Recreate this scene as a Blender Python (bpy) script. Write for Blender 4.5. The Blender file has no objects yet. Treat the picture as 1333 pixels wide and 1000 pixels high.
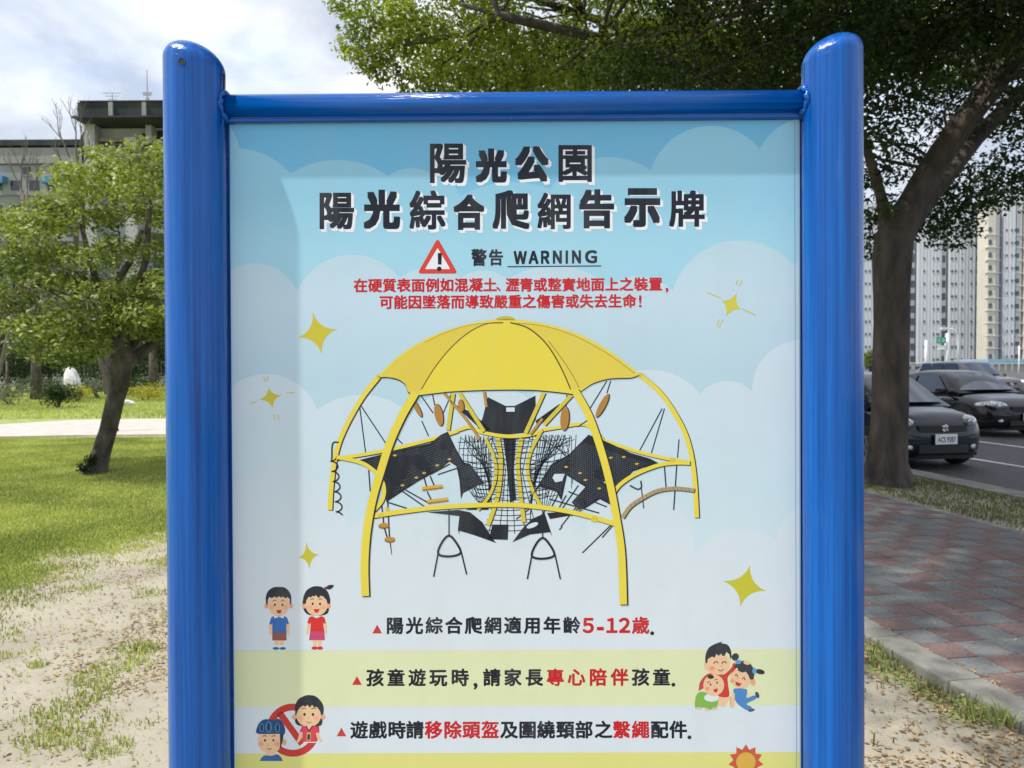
import bpy, math, random
import numpy as np
from mathutils import Matrix, Vector
from mathutils.geometry import tessellate_polygon
random.seed(7); rng = np.random.default_rng(11)
S = bpy.context.scene
COL = S.collection
# ------------------------------------------------------------------ camera
F, CX, CY, H = 1007.0, 666.5, 500.0, 1.6
cam_d = bpy.data.cameras.new('camera'); cam = bpy.data.objects.new('camera', cam_d); COL.objects.link(cam)
cam.location = (0, 0, H)
CM = (Matrix.Rotation(math.radians(90 - 1.6), 3, 'X') @ Matrix.Rotation(math.radians(-0.3), 3, 'Z'))
cam.rotation_euler = CM.to_euler()
cam_d.sensor_width = 36; cam_d.lens = F / 1333 * 36; cam_d.clip_end = 3000; cam_d.clip_start = 0.05
cam_d.dof.use_dof = True; cam_d.dof.focus_distance = 1.27; cam_d.dof.aperture_fstop = 12.5
S.camera = cam
S.view_settings.view_transform = 'Standard'; S.view_settings.look = 'None'
S.view_settings.gamma = 1.0; S.view_settings.use_curve_mapping = False
S.view_settings.exposure = 0.0
# ------------------------------------------------------------------ world and sun
SUN = Vector((-3.0, -1.0, 5.6)).normalized()          # direction towards the sun
el = math.asin(SUN.z); az = math.atan2(SUN.x, SUN.y)
W = bpy.data.worlds.new('World'); S.world = W; W.use_nodes = True
nt = W.node_tree; nt.nodes.clear()
def wn(t, **k):
    n = nt.nodes.new(t)
    for a, b in k.items(): setattr(n, a, b)
    return n
sky = wn('ShaderNodeTexSky', sky_type='NISHITA', sun_disc=False, sun_elevation=el, sun_rotation=az, altitude=20, air_density=1.0, dust_density=1.0, ozone_density=1.2)
bg = wn('ShaderNodeBackground'); bg.inputs['Strength'].default_value = 0.1
out = wn('ShaderNodeOutputWorld')
tc = wn('ShaderNodeTexCoord'); mp = wn('ShaderNodeMapping'); mp.inputs['Scale'].default_value = (1.0, 1.0, 2.6)
n1 = wn('ShaderNodeTexNoise'); n1.inputs['Scale'].default_value = 2.3; n1.inputs['Detail'].default_value = 7; n1.inputs['Roughness'].default_value = 0.52; n1.inputs['Distortion'].default_value = 0.5
cr = wn('ShaderNodeValToRGB'); cr.color_ramp.elements[0].position = 0.40; cr.color_ramp.elements[0].color = (0.52,)*3 + (1,); cr.color_ramp.elements[1].position = 0.56
n2 = wn('ShaderNodeTexNoise'); n2.inputs['Scale'].default_value = 4.5; n2.inputs['Detail'].default_value = 6; n2.inputs['Roughness'].default_value = 0.5
cr2 = wn('ShaderNodeValToRGB'); cr2.color_ramp.elements[0].position = 0.36; cr2.color_ramp.elements[1].position = 0.68
cr2.color_ramp.elements[0].color = (8.8, 10.0, 12.2, 1); cr2.color_ramp.elements[1].color = (12.8, 12.7, 12.6, 1)
mx = wn('ShaderNodeMix', data_type='RGBA')
L = nt.links.new
L(tc.outputs['Generated'], mp.inputs['Vector']); L(mp.outputs[0], n1.inputs['Vector']); L(mp.outputs[0], n2.inputs['Vector'])
L(n1.outputs['Fac'], cr.inputs[0]); L(n2.outputs['Fac'], cr2.inputs[0])
L(cr.outputs[0], mx.inputs[0]); L(sky.outputs[0], mx.inputs[6]); L(cr2.outputs[0], mx.inputs[7])
L(mx.outputs[2], bg.inputs[0]); L(bg.outputs[0], out.inputs[0])
sd = bpy.data.lights.new('sun', 'SUN'); sd.energy = 5.0; sd.angle = math.radians(0.9); sd.color = (1.0, 0.95, 0.86)
so = bpy.data.objects.new('sun', sd); COL.objects.link(so); so.rotation_euler = SUN.to_track_quat('Z', 'Y').to_euler(); so.location = (-20, -8, 40)
# ------------------------------------------------------------------ helpers
def ray(px, py): return (CM @ Vector(((px - CX) / F, -(py - CY) / F, -1))).normalized()
def at(px, py, Y):
    d = ray(px, py); return d * (Y / d.y) + Vector((0, 0, H))
def gp(px, py, z=0.0):
    d = ray(px, py); return d * ((z - H) / d.z) + Vector((0, 0, H))
def lin(c):
    c = c / 255.0
    return c / 12.92 if c <= 0.04045 else ((c + 0.055) / 1.055) ** 2.4
def srgb(*c): return tuple(lin(v) for v in c)
def mesh(name, V, Fc, m=None, parent=None, smooth=False, attrs=None):
    me = bpy.data.meshes.new(name)
    if isinstance(V, np.ndarray) and isinstance(Fc, np.ndarray):
        n, k = Fc.shape
        me.vertices.add(len(V)); me.vertices.foreach_set('co', V.astype(np.float32).ravel())
        me.loops.add(n * k); me.loops.foreach_set('vertex_index', Fc.astype(np.int32).ravel())
        me.polygons.add(n); me.polygons.foreach_set('loop_start', np.arange(0, n * k, k, dtype=np.int32))
        me.update(calc_edges=True)
    else:
        me.from_pydata([tuple(v) for v in V], [], [tuple(f) for f in Fc])
    if smooth: me.polygons.foreach_set('use_smooth', [True] * len(me.polygons))
    if attrs:
        for k, (dom, a) in attrs.items():
            at_ = me.attributes.new(k, 'FLOAT', dom); at_.data.foreach_set('value', np.asarray(a, dtype=np.float32))
    if m is not None:
        for q in (m if isinstance(m, (list, tuple)) else [m]): me.materials.append(q)
    o = bpy.data.objects.new(name, me); COL.objects.link(o)
    if parent is not None: o.parent = parent
    return o
def tag(o, label=None, cat=None, group=None, kind=None):
    if label: o['label'] = label
    if cat: o['category'] = cat
    if group: o['group'] = group
    if kind: o['kind'] = kind
    return o
def empty(name, loc, rz=0.0, label=None, cat=None, group=None):
    o = bpy.data.objects.new(name, None); COL.objects.link(o); o.location = loc; o.rotation_euler = (0, 0, rz)
    o.empty_display_size = 0.1
    return tag(o, label, cat, group)
def copy_tree(o, parent=None):
    c = o.copy(); COL.objects.link(c)
    if parent is not None: c.parent = parent
    for ch in o.children: copy_tree(ch, c)
    return c
class MB:
    def __init__(s): s.V = []; s.F = []
    def add(s, V, Fc):
        b = len(s.V); s.V += [tuple(v) for v in V]; s.F += [tuple(i + b for i in f) for f in Fc]; return s
    def box(s, x0, x1, y0, y1, z0, z1, M=None):
        V = [(x0,y0,z0),(x1,y0,z0),(x1,y1,z0),(x0,y1,z0),(x0,y0,z1),(x1,y0,z1),(x1,y1,z1),(x0,y1,z1)]
        if M is not None: V = [M @ Vector(v) for v in V]
        return s.add(V, [(3,2,1,0),(4,5,6,7),(0,1,5,4),(1,2,6,5),(2,3,7,6),(3,0,4,7)])
    def tube(s, pts, rad, n=10, cap=True):
        pts = [Vector(p) for p in pts]
        if not isinstance(rad, (list, tuple)): rad = [rad] * len(pts)
        V = []; Fc = []; up = None
        for i, p in enumerate(pts):
            t = (pts[min(i+1, len(pts)-1)] - pts[max(i-1, 0)]).normalized()
            if up is None:
                up = Vector((0,0,1)) if abs(t.z) < .9 else Vector((0,1,0))
            a = t.cross(up).normalized(); b = a.cross(t).normalized(); up = b
            for k in range(n):
                q = 2*math.pi*k/n; V.append(p + (a*math.cos(q) + b*math.sin(q)) * rad[i])
        for i in range(len(pts)-1):
            for k in range(n):
                Fc.append((i*n+k, i*n+(k+1)%n, (i+1)*n+(k+1)%n, (i+1)*n+k))
        if cap: Fc.append(tuple(range(n))[::-1]); Fc.append(tuple((len(pts)-1)*n+k for k in range(n)))
        return s.add(V, Fc)
    def build(s, name, m=None, parent=None, smooth=False): return mesh(name, s.V, s.F, m, parent, smooth)
def bevel(o, w=0.01, seg=2):
    b = o.modifiers.new('b', 'BEVEL'); b.width = w; b.segments = seg; b.limit_method = 'ANGLE'; return o
# ------------------------------------------------------------------ materials
MATS = {}
def mat(name, col=(.5,.5,.5), rough=.6, metal=0.0, col2=None, scale=8.0, bump=0.0, bscale=None, spec=.5, detail=5, coat=0.0, attr=None, contrast=(.35,.65), stretch=None, transl=0.0, brough=.6):
    m = bpy.data.materials.new(name); m.use_nodes = True; t = m.node_tree; p = t.nodes['Principled BSDF']
    p.inputs['Roughness'].default_value = rough; p.inputs['Metallic'].default_value = metal
    p.inputs['Specular IOR Level'].default_value = spec; p.inputs['Coat Weight'].default_value = coat; p.inputs['Coat Roughness'].default_value = .06
    p.inputs['Base Color'].default_value = tuple(col) + (1,)
    tcn = t.nodes.new('ShaderNodeTexCoord'); mpn = t.nodes.new('ShaderNodeMapping')
    t.links.new(tcn.outputs['Object'], mpn.inputs[0])
    if stretch: mpn.inputs['Scale'].default_value = stretch
    if col2 is not None:
        r = t.nodes.new('ShaderNodeValToRGB'); r.color_ramp.elements[0].color = tuple(col)+(1,); r.color_ramp.elements[1].color = tuple(col2)+(1,)
        if attr:
            a = t.nodes.new('ShaderNodeAttribute'); a.attribute_name = attr; t.links.new(a.outputs['Fac'], r.inputs[0])
            r.color_ramp.elements[0].position = 0; r.color_ramp.elements[1].position = 1
        else:
            n = t.nodes.new('ShaderNodeTexNoise'); n.inputs['Scale'].default_value = scale; n.inputs['Detail'].default_value = detail; n.inputs['Roughness'].default_value = brough
            t.links.new(mpn.outputs[0], n.inputs['Vector']); t.links.new(n.outputs['Fac'], r.inputs[0])
            r.color_ramp.elements[0].position = contrast[0]; r.color_ramp.elements[1].position = contrast[1]
        t.links.new(r.outputs[0], p.inputs['Base Color']); m['ramp'] = 1
        if transl:
            tr = t.nodes.new('ShaderNodeBsdfTranslucent'); ad = t.nodes.new('ShaderNodeMixShader'); ad.inputs[0].default_value = transl
            br = t.nodes.new('ShaderNodeMix'); br.data_type = 'RGBA'; br.blend_type = 'MULTIPLY'; br.inputs[0].default_value = 1
            br.inputs[7].default_value = (1.7, 1.75, .7, 1)
            t.links.new(r.outputs[0], br.inputs[6]); t.links.new(br.outputs[2], tr.inputs[0])
            t.links.new(p.outputs[0], ad.inputs[1]); t.links.new(tr.outputs[0], ad.inputs[2])
            t.links.new(ad.outputs[0], t.nodes['Material Output'].inputs[0])
    if bump:
        n = t.nodes.new('ShaderNodeTexNoise'); n.inputs['Scale'].default_value = bscale or scale*3; n.inputs['Detail'].default_value = 6
        b = t.nodes.new('ShaderNodeBump'); b.inputs['Strength'].default_value = bump; b.inputs['Distance'].default_value = .02
        t.links.new(mpn.outputs[0], n.inputs['Vector']); t.links.new(n.outputs['Fac'], b.inputs['Height']); t.links.new(b.outputs[0], p.inputs['Normal'])
    MATS[name] = m
    return m
leafA = mat('leaf_canopy', (.024,.05,.009), .42, col2=(.33,.40,.045), attr='tint', transl=.32, spec=.35)
leafD = mat('leaf_dark', (.007,.02,.006), .45, col2=(.045,.08,.015), attr='tint', transl=.24, spec=.3)
leafL = mat('leaf_lawn_tree', (.022,.048,.012), .5, col2=(.33,.39,.09), attr='tint', transl=.28, spec=.4)
leafY = mat('leaf_yellow', (.10,.12,.015), .5, col2=(.5,.45,.03), attr='tint', transl=.3)
leafG = mat('leaf_grey', (.05,.07,.035), .6, col2=(.16,.19,.10), attr='tint', transl=.2)
leafP = mat('leaf_purple', (.05,.025,.03), .6, col2=(.14,.08,.07), attr='tint', transl=.2)
bark = mat('bark', (.026,.021,.018), .9, col2=(.085,.068,.057), scale=5, bump=.9, bscale=24, stretch=(1,1,.35))
barkL = mat('bark_lawn', (.035,.03,.026), .9, col2=(.13,.112,.095), scale=7, bump=.9, bscale=30, stretch=(1,1,.5))
twig = mat('twig', (.10,.085,.075), .9, col2=(.16,.14,.12), scale=6)
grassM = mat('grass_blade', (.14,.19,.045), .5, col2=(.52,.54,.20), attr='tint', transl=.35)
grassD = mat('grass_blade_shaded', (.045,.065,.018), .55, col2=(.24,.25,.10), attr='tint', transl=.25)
litterM = mat('leaf_litter', (.16,.085,.04), .8, col2=(.46,.34,.19), attr='tint')
concM = mat('concrete', (.17,.165,.145), .88, col2=(.31,.30,.27), scale=4, bump=.25, bscale=60)
asphM = mat('asphalt', (.045,.046,.05), .75, col2=(.085,.085,.09), scale=14, bump=.35, bscale=160)
paverR = mat('paver_red', (.125,.082,.077), .8, col2=(.215,.145,.135), scale=40, bump=.3, bscale=220, contrast=(.3,.7))
paverG = mat('paver_grey', (.115,.12,.122), .8, col2=(.21,.218,.22), scale=40, bump=.3, bscale=220, contrast=(.3,.7))
paverR2 = mat('paver_red_worn', (.15,.10,.095), .8, col2=(.24,.16,.145), scale=30, bump=.3, bscale=220)
jointM = mat('joint_soil', (.05,.042,.032), .95, col2=(.12,.10,.075), scale=30)
whitep = mat('road_paint', (.42,.42,.41), .7, col2=(.75,.75,.73), scale=9, contrast=(.3,.5))
pathM = mat('path_concrete', (.42,.36,.33), .9, col2=(.54,.48,.44), scale=3)
# ------------------------------------------------------------------ noise for layout
_g = rng.random((64, 64))
def vn(x, y):
    x = np.asarray(x, float); y = np.asarray(y, float)
    xi = np.floor(x).astype(int); yi = np.floor(y).astype(int); fx = x - xi; fy = y - yi
    fx = fx*fx*(3-2*fx); fy = fy*fy*(3-2*fy)
    g = lambda a, b: _g[a % 64, b % 64]
    return (g(xi,yi)*(1-fx)+g(xi+1,yi)*fx)*(1-fy) + (g(xi,yi+1)*(1-fx)+g(xi+1,yi+1)*fx)*fy
def fbm(x, y, o=4):
    s = 0; a = .5; t = 0
    for i in range(o):
        s = s + a*vn(x*2**i+i*7.3, y*2**i+i*3.1); t += a; a *= .5
    return s/t
# path-aligned coordinates: a across (to the right), b along (away)
Nn = Vector((.9859,.1676,0)); Dd = Vector((-.1676,.9859,0))
def P(a, b, z=0.0): return Nn*a + Dd*b + Vector((0,0,z))
PAV0, PAV1, KERB0, ROAD0, ROADK = 2.97, 5.89, 2.76, 7.72, 7.36
def acoord(x, y): return x*.9859 + y*.1676
def sstep(a, b, x): 
    t = np.clip((x-a)/(b-a), 0, 1); return t*t*(3-2*t)
def grassiness(x, y):
    a = acoord(x, y)
    yb = 6.1 + (x+3.4)*1.6                           # edge of the worn soil on the left
    left = sstep(-1.8, 1.9, y - yb + 3.4*(fbm(x*.9, y*.6+5)-.5) + 2.2*(fbm(x*3.3, y*3.3)-.5))
    patches = sstep(.54, .70, fbm(x*2.4+9, y*2.4, 4))*.42
    g = np.maximum(left, patches)
    right = .22 + .7*sstep(.45, .65, fbm(x*1.8+3, y*1.8+1)) * sstep(3.6, 4.6, y) + .9*np.exp(-((a-2.66)/.12)**2)*sstep(.35,.6,fbm(x*2.2,y*2.2))
    wr = sstep(.4, 1.2, x)
    g = g*(1-wr) + np.clip(right,0,1)*wr
    strip = (a > PAV1) & (a < ROADK)
    g = np.where(strip, .35 + .5*sstep(.4,.6,fbm(x,y)), g)
    return np.clip(g, 0, 1)
# ------------------------------------------------------------------ ground sheet
xs = np.unique(np.concatenate([np.linspace(-900,-60,12), np.linspace(-60,-12,25), np.arange(-12,9,.12), np.linspace(9,60,25), np.linspace(60,900,12)]))
ys = np.unique(np.concatenate([np.linspace(-300,-5,10), np.linspace(-5,1.5,10), np.arange(1.5,14,.12), np.linspace(14,60,60), np.linspace(60,1500,20)]))
X, Y = np.meshgrid(xs, ys); nx, ny = len(xs), len(ys)
A = acoord(X, Y)
Z = (fbm(X*.7, Y*.7)-.5)*.05 + (fbm(X*4, Y*4)-.5)*.012
Z = Z * np.exp(-np.maximum(0, np.hypot(X, Y-8)-25)/10)
nearpav = sstep(.5, 0, np.minimum(np.abs(A-KERB0), np.abs(A-PAV1)))
Z = Z*(1-nearpav) - .012
Z = np.where((A > KERB0-.0) & (A < PAV1+.02), -.09, Z)
Z = np.where(A > ROADK+.05, -.25, Z)
pathmask = (Y > 15) & (Y < 24) & (X < 0)
Z = np.where(pathmask, -.03, Z)
V = np.stack([X.ravel(), Y.ravel(), Z.ravel()], 1)
i = np.arange((ny-1)*(nx-1)); r_, c_ = i//(nx-1), i%(nx-1); b0 = r_*nx+c_
Fc = np.stack([b0, b0+1, b0+nx+1, b0+nx], 1)
gm = mat('ground_soil', (.3,.27,.2), .95)
t = gm.node_tree; p = t.nodes['Principled BSDF']; tcn = t.nodes['Texture Coordinate']
def tn(t, ty, **k):
    n = t.nodes.new(ty)
    for a, b in k.items(): setattr(n, a, b)
    return n
def noise(t, src, sc, det=6, ro=.6):
    n = tn(t, 'ShaderNodeTexNoise'); n.inputs['Scale'].default_value = sc; n.inputs['Detail'].default_value = det; n.inputs['Roughness'].default_value = ro
    t.links.new(src, n.inputs['Vector']); return n.outputs['Fac']
def ramp(t, src, *els):
    n = tn(t, 'ShaderNodeValToRGB'); cr_ = n.color_ramp
    while len(cr_.elements) < len(els): cr_.elements.new(.5)
    for e, (pos, c) in zip(cr_.elements, els): e.position = pos; e.color = tuple(c)+(1,)
    t.links.new(src, n.inputs[0]); return n.outputs[0]
ob = tcn.outputs['Object']
soil = ramp(t, noise(t, ob, 1.3, 9, .68), (.3,(.26,.235,.185)), (.5,(.34,.31,.245)), (.72,(.41,.38,.305)))
speck = ramp(t, noise(t, ob, 45, 4, .7), (.30,(.55,.5,.45)), (.42,(1,1,1)))
mm = tn(t,'ShaderNodeMix', data_type='RGBA', blend_type='MULTIPLY'); mm.inputs[0].default_value = .75; t.links.new(soil, mm.inputs[6]); t.links.new(speck, mm.inputs[7])
green = ramp(t, noise(t, ob, 2.2, 9, .7), (.3,(.14,.19,.045)), (.55,(.27,.33,.09)), (.75,(.40,.42,.17)))
att = tn(t,'ShaderNodeAttribute', attribute_name='grass')
ad = tn(t,'ShaderNodeMath', operation='ADD'); t.links.new(att.outputs['Fac'], ad.inputs[0])
nb = tn(t,'ShaderNodeMath', operation='MULTIPLY_ADD'); nb.inputs[1].default_value = 1.0; nb.inputs[2].default_value = -.5; t.links.new(noise(t, ob, 7, 8, .75), nb.inputs[0]); t.links.new(nb.outputs[0], ad.inputs[1])
fac = ramp(t, ad.outputs[0], (.35,(0,0,0)), (.75,(1,1,1)))
m2 = tn(t,'ShaderNodeMix', data_type='RGBA'); t.links.new(fac, m2.inputs[0]); t.links.new(mm.outputs[2], m2.inputs[6]); t.links.new(green, m2.inputs[7])
t.links.new(m2.outputs[2], p.inputs['Base Color'])
bp = tn(t,'ShaderNodeBump'); bp.inputs['Strength'].default_value = .35; bp.inputs['Distance'].default_value = .02; t.links.new(noise(t, ob, 18, 9, .7), bp.inputs['Height']); t.links.new(bp.outputs[0], p.inputs['Normal'])
G = grassiness(X, Y)
G = np.where((Y > 14) & (A < ROADK), .95, G); G = np.where((A > PAV1) & (A < ROADK), .35, G)
ground = mesh('ground', V, Fc, gm, smooth=True, attrs={'grass': ('POINT', G.ravel())}); tag(ground, kind='structure')
def gz(x, y):
    xi = np.clip(np.searchsorted(xs, x)-1, 0, nx-2); yi = np.clip(np.searchsorted(ys, y)-1, 0, ny-2)
    fx = (x-xs[xi])/(xs[xi+1]-xs[xi]); fy = (y-ys[yi])/(ys[yi+1]-ys[yi])
    return (Z[yi,xi]*(1-fx)+Z[yi,xi+1]*fx)*(1-fy)+(Z[yi+1,xi]*(1-fx)+Z[yi+1,xi+1]*fx)*fy
# park path on the left
def strip_mesh(name, L0, L1, z0, z1, m, kind='structure'):
    n = len(L0); V = []; 
    for p_ in L0: V.append((p_[0], p_[1], z1))
    for p_ in L1: V.append((p_[0], p_[1], z1))
    for p_ in L0: V.append((p_[0], p_[1], z0))
    for p_ in L1: V.append((p_[0], p_[1], z0))
    Fx = []
    for k in range(n-1):
        Fx += [(k, k+1, n+k+1, n+k), (2*n+k, k, n+k, 3*n+k)][:1] + [(2*n+k, 2*n+k+1, k+1, k), (n+k, n+k+1, 3*n+k+1, 3*n+k)]
    o = mesh(name, V, Fx, m); tag(o, kind=kind); return o
near = [gp(px, py) for px, py in ((-400,572),(-200,573),(0,569),(100,567),(215,566),(400,566),(700,567))]
far = [gp(px, py) for px, py in ((-400,560),(-200,558),(0,553),(100,547),(215,545.5),(400,544),(700,545))]
strip_mesh('path', near, far, -.05, .012, pathM)
# pavement bed, road and kerbs
def quad_ab(name, a0, a1, b0, b1, z, m, nb=1):
    V = []; Fx = []
    for k in range(nb+1):
        b = b0+(b1-b0)*k/nb; V += [P(a0,b,z), P(a1,b,z)]
    for k in range(nb): Fx.append((2*k, 2*k+1, 2*k+3, 2*k+2))
    return mesh(name, V, Fx, m)
pavement = quad_ab('pavement', PAV0-.01, PAV1, -6, 40, -.02, jointM); tag(pavement, kind='structure')
road = quad_ab('road', ROAD0, 160, -40, 175, -.12, asphM); tag(road, kind='structure')
T = .2195
def paver_mesh(m, seed):
    r = random.Random(seed); h = T/2-.0045; z = .0; c = .004
    V = []; 
    for (s, zz) in ((h, -.03), (h, z-c), (h-c, z)):
        V += [(-s+r.uniform(-.001,.001),-s,zz),(s,-s+r.uniform(-.001,.001),zz),(s,s,zz),(-s,s,zz)]
    Fx = [(8,9,10,11)]
    for q in (0,4):
        for k in range(4): Fx.append((q+k, q+(k+1)%4, q+4+(k+1)%4, q+4+k))
    me = bpy.data.meshes.new('paver'); me.from_pydata(V, [], Fx); me.materials.append(m); return me
PM = {0: [paver_mesh(m, k) for k, m in enumerate((paverG, paverG, paverG))], 1: [paver_mesh(m, k+5) for k, m in enumerate((paverR, paverR, paverR2))]}
nc = 13; W_ = (PAV1-.09-PAV0)/nc
rz = math.atan2(Dd.x*-1, Dd.y)
stuff = {0: MB(), 1: MB()}
cnt = 0
rows = list(range(-18, 150))
B0 = 3.0
for rrow in rows:
    b = B0 + (rrow+.5)*T
    for c in range(nc):
        k = (rrow + c) % 2
        if random.random() < .05: k = 1-k
        a = PAV0 + (c+.5)*W_
        z = random.uniform(-.002,.002)
        if 0 <= rrow < 23:
            o = bpy.data.objects.new('paver', random.choice(PM[k])); COL.objects.link(o); o.parent = pavement
            o.location = P(a, b, z+.001); o.rotation_euler = (random.uniform(-.006,.006), random.uniform(-.006,.006), rz+random.uniform(-.006,.006)); cnt += 1
        else:
            Mx = Matrix.Translation(P(a,b,z)) @ Matrix.Rotation(rz, 4, 'Z')
            h = T/2-.0045
            stuff[k].box(-h,h,-h,h,-.03,0, Mx)
o = stuff[0].build('paver_field', paverG, pavement); o['kind'] = 'stuff'
o = stuff[1].build('paver_field', paverR, pavement); o['kind'] = 'stuff'
def kerb(name, a0, a1, z1, step, b0, b1, m, z0=-.2):
    root = quad_ab(name+'_bed', a0, a1, b0, b1, z0+.12, jointM); root.name = name; tag(root, kind='structure')
    b = b0; k = 0; me = {}
    while b < b1:
        key = k % 3
        if key not in me:
            mb = MB().box(0, a1-a0, 0.003, step-.003, z0, z1); me[key] = mb.build('kerb_stone', m, root); o = me[key]; bevel(o, .012)
        else:
            o = me[key].copy(); COL.objects.link(o); o.parent = root
        o.location = P(a0, b, random.uniform(-.002,.002)); o.rotation_euler = (0,0,rz); b += step; k += 1
    return root
kerb('pavement_kerb', KERB0, PAV0-.012, .012, .62, -2.2, 28, concM)
kerb('pavement_edging', PAV1-.085, PAV1, .006, .62, 2.0, 28, concM)
kerb('road_kerb', ROADK, ROAD0, .0, 1.0, 2.0, 46, concM)
for a in (10.15, 12.42):
    o = quad_ab('road_marking', a-.05, a+.05, 4, 40, -.1165, whitep); tag(o, kind='structure')
for b in (8.2, 14.4, 20.6):
    o = quad_ab('road_marking', 7.8, 10.15, b-.05, b+.05, -.1125, whitep); tag(o, kind='structure')
# ------------------------------------------------------------------ grass blades, litter
def blades(name, x, y, z, h, w, m, tint, nseg=2, lean=.5):
    n = len(x); th = rng.random(n)*2*np.pi; lx = np.cos(th)*h*lean*rng.random(n); ly = np.sin(th)*h*lean*rng.random(n)
    ph = th + np.pi/2 + rng.normal(0,.4,n); wx = np.cos(ph)*w*.5; wy = np.sin(ph)*w*.5
    V = np.empty((n,5,3)); 
    V[:,0] = np.stack([x-wx, y-wy, z-.005],1); V[:,1] = np.stack([x+wx, y+wy, z-.005],1)
    V[:,2] = np.stack([x+wx*.8+lx*.35, y+wy*.8+ly*.35, z+h*.6],1); V[:,3] = np.stack([x-wx*.8+lx*.35, y-wy*.8+ly*.35, z+h*.6],1)
    V[:,4] = np.stack([x+lx, y+ly, z+h*(1-.25*lean)],1)
    b = np.arange(n)*5
    Fx = np.concatenate([np.stack([b,b+1,b+2],1), np.stack([b,b+2,b+3],1), np.stack([b+3,b+2,b+4],1)])
    return mesh(name, V.reshape(-1,3), Fx, m, attrs={'tint': ('FACE', np.concatenate([tint]*3))})
def scatter(n, x0, x1, y0, y1, pw=1.0):
    y = y0 + (y1-y0)*rng.random(n)**pw; return x0 + (x1-x0)*rng.random(n), y
xx, yy = scatter(420000, -1, 0, 3, 17, .9)
xx = -yy*.72 + (yy*.72+.0)*rng.random(len(xx))*.62   # the wedge left of the board, a little wider than the view
g = grassiness(xx, yy); k = rng.random(len(xx)) < g**1.3*.85+.012
xx, yy, g = xx[k], yy[k], g[k]
hh = (.018+.03*rng.random(len(xx)))*(.6+.5*g); tt = np.clip(fbm(xx*1.2,yy*1.2)*1.1-.1+rng.normal(0,.2,len(xx)),0,1)
o = blades('lawn_grass', xx, yy, gz(xx,yy), hh, .004+.004*rng.random(len(xx))+.0004*yy, grassM, tt); tag(o, 'short bright green lawn grass thinning out towards worn soil', 'grass', kind='stuff')
# beyond the path
xx, yy = scatter(60000, -26, -2, 21, 42)
k = xx > -yy*.8; xx, yy = xx[k], yy[k]
k = yy > 23.2; xx, yy = xx[k], yy[k]
o = blades('far_grass', xx, yy, gz(xx,yy), .06+.05*rng.random(len(xx)), .02+.01*rng.random(len(xx)), grassM, np.clip(fbm(xx*.4,yy*.4)+rng.normal(0,.15,len(xx)),0,1)); tag(o, 'sunny green grass beyond the pale park path', 'grass', kind='stuff')
# right: border along the kerb and in the strip
xx, yy = scatter(60000, .3, 2.9, 2.2, 9)
a = acoord(xx,yy); g = grassiness(xx,yy); k = (a < KERB0-.01) & (rng.random(len(xx)) < g**2*.5); xx, yy = xx[k], yy[k]
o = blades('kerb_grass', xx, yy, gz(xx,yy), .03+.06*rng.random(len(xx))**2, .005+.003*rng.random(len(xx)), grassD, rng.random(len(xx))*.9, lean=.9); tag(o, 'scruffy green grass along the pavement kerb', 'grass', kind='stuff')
bb = 4+22*rng.random(60000)**1.2; aa = PAV1+.02+(ROADK-PAV1-.04)*rng.random(60000)
xx = Nn.x*aa+Dd.x*bb; yy = Nn.y*aa+Dd.y*bb; k = rng.random(len(xx)) < .3+.6*grassiness(xx,yy); xx, yy = xx[k], yy[k]
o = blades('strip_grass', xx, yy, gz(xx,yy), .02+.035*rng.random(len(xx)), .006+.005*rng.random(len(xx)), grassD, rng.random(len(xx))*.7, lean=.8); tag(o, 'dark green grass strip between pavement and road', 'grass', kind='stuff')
def flakes(name, x, y, z, size, m, label, cat, lift=.004):
    n = len(x); th = rng.random(n)*2*np.pi; s = size*(.5+.8*rng.random(n)); asp = .35+.3*rng.random(n)
    c, q = np.cos(th), np.sin(th); tilt = rng.normal(0,.45,n)
    V = np.empty((n,4,3))
    for kk,(u,v,w) in enumerate(((-1,0,0),(0,-1,1),(1,0,.3),(0,1,1))):
        U = u*s*.5; Vv = v*s*.5*asp
        V[:,kk] = np.stack([x+U*c-Vv*q, y+U*q+Vv*c, z+lift+abs(w)*s*.12+U*tilt*.5+np.abs(tilt)*s*.25],1)
    b = np.arange(n)*4
    Fx = np.concatenate([np.stack([b,b+1,b+2],1), np.stack([b,b+2,b+3],1)])
    ti = rng.random(n)
    o = mesh(name, V.reshape(-1,3), Fx, m, attrs={'tint': ('FACE', np.concatenate([ti,ti]))}); return tag(o, label, cat, kind='stuff')
xx, yy = scatter(30000, -1, 0, 2.9, 9.5)
xx = -yy*.7 + (yy*.62)*rng.random(len(xx))
d = .10*sstep(.5,.7,fbm(xx*3,yy*3)) + .012
for (px, py, sg_, am) in ((180,745,.45,.5),(195,800,.4,.8),(175,840,.3,.8),(205,870,.3,.9),(120,720,.6,.35),(60,740,.7,.3),(190,900,.22,.6),(20,900,.2,.3)):
    q = gp(px, py); d = d + am*np.exp(-((xx-q.x)**2+((yy-q.y)*.6)**2)/sg_**2)*sstep(.38,.6,fbm(xx*4+2,yy*4))
k = (rng.random(len(xx)) < d*.9) & (yy < 8.5); xx, yy = xx[k], yy[k]
flakes('dry_leaves', xx, yy, gz(xx,yy), .026, litterM, 'tan dry leaves strewn on the sandy soil left of the board', 'leaf litter')
xx, yy = scatter(26000, .3, 2.8, 2.3, 7)
a = acoord(xx,yy); d = sstep(.36,.6,fbm(xx*1.7+1,yy*1.7))*1.0+1.3*np.exp(-((a-2.60)/.14)**2)+.06
k = (a < KERB0-.02) & (rng.random(len(xx)) < d*.55); xx, yy = xx[k], yy[k]
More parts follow.
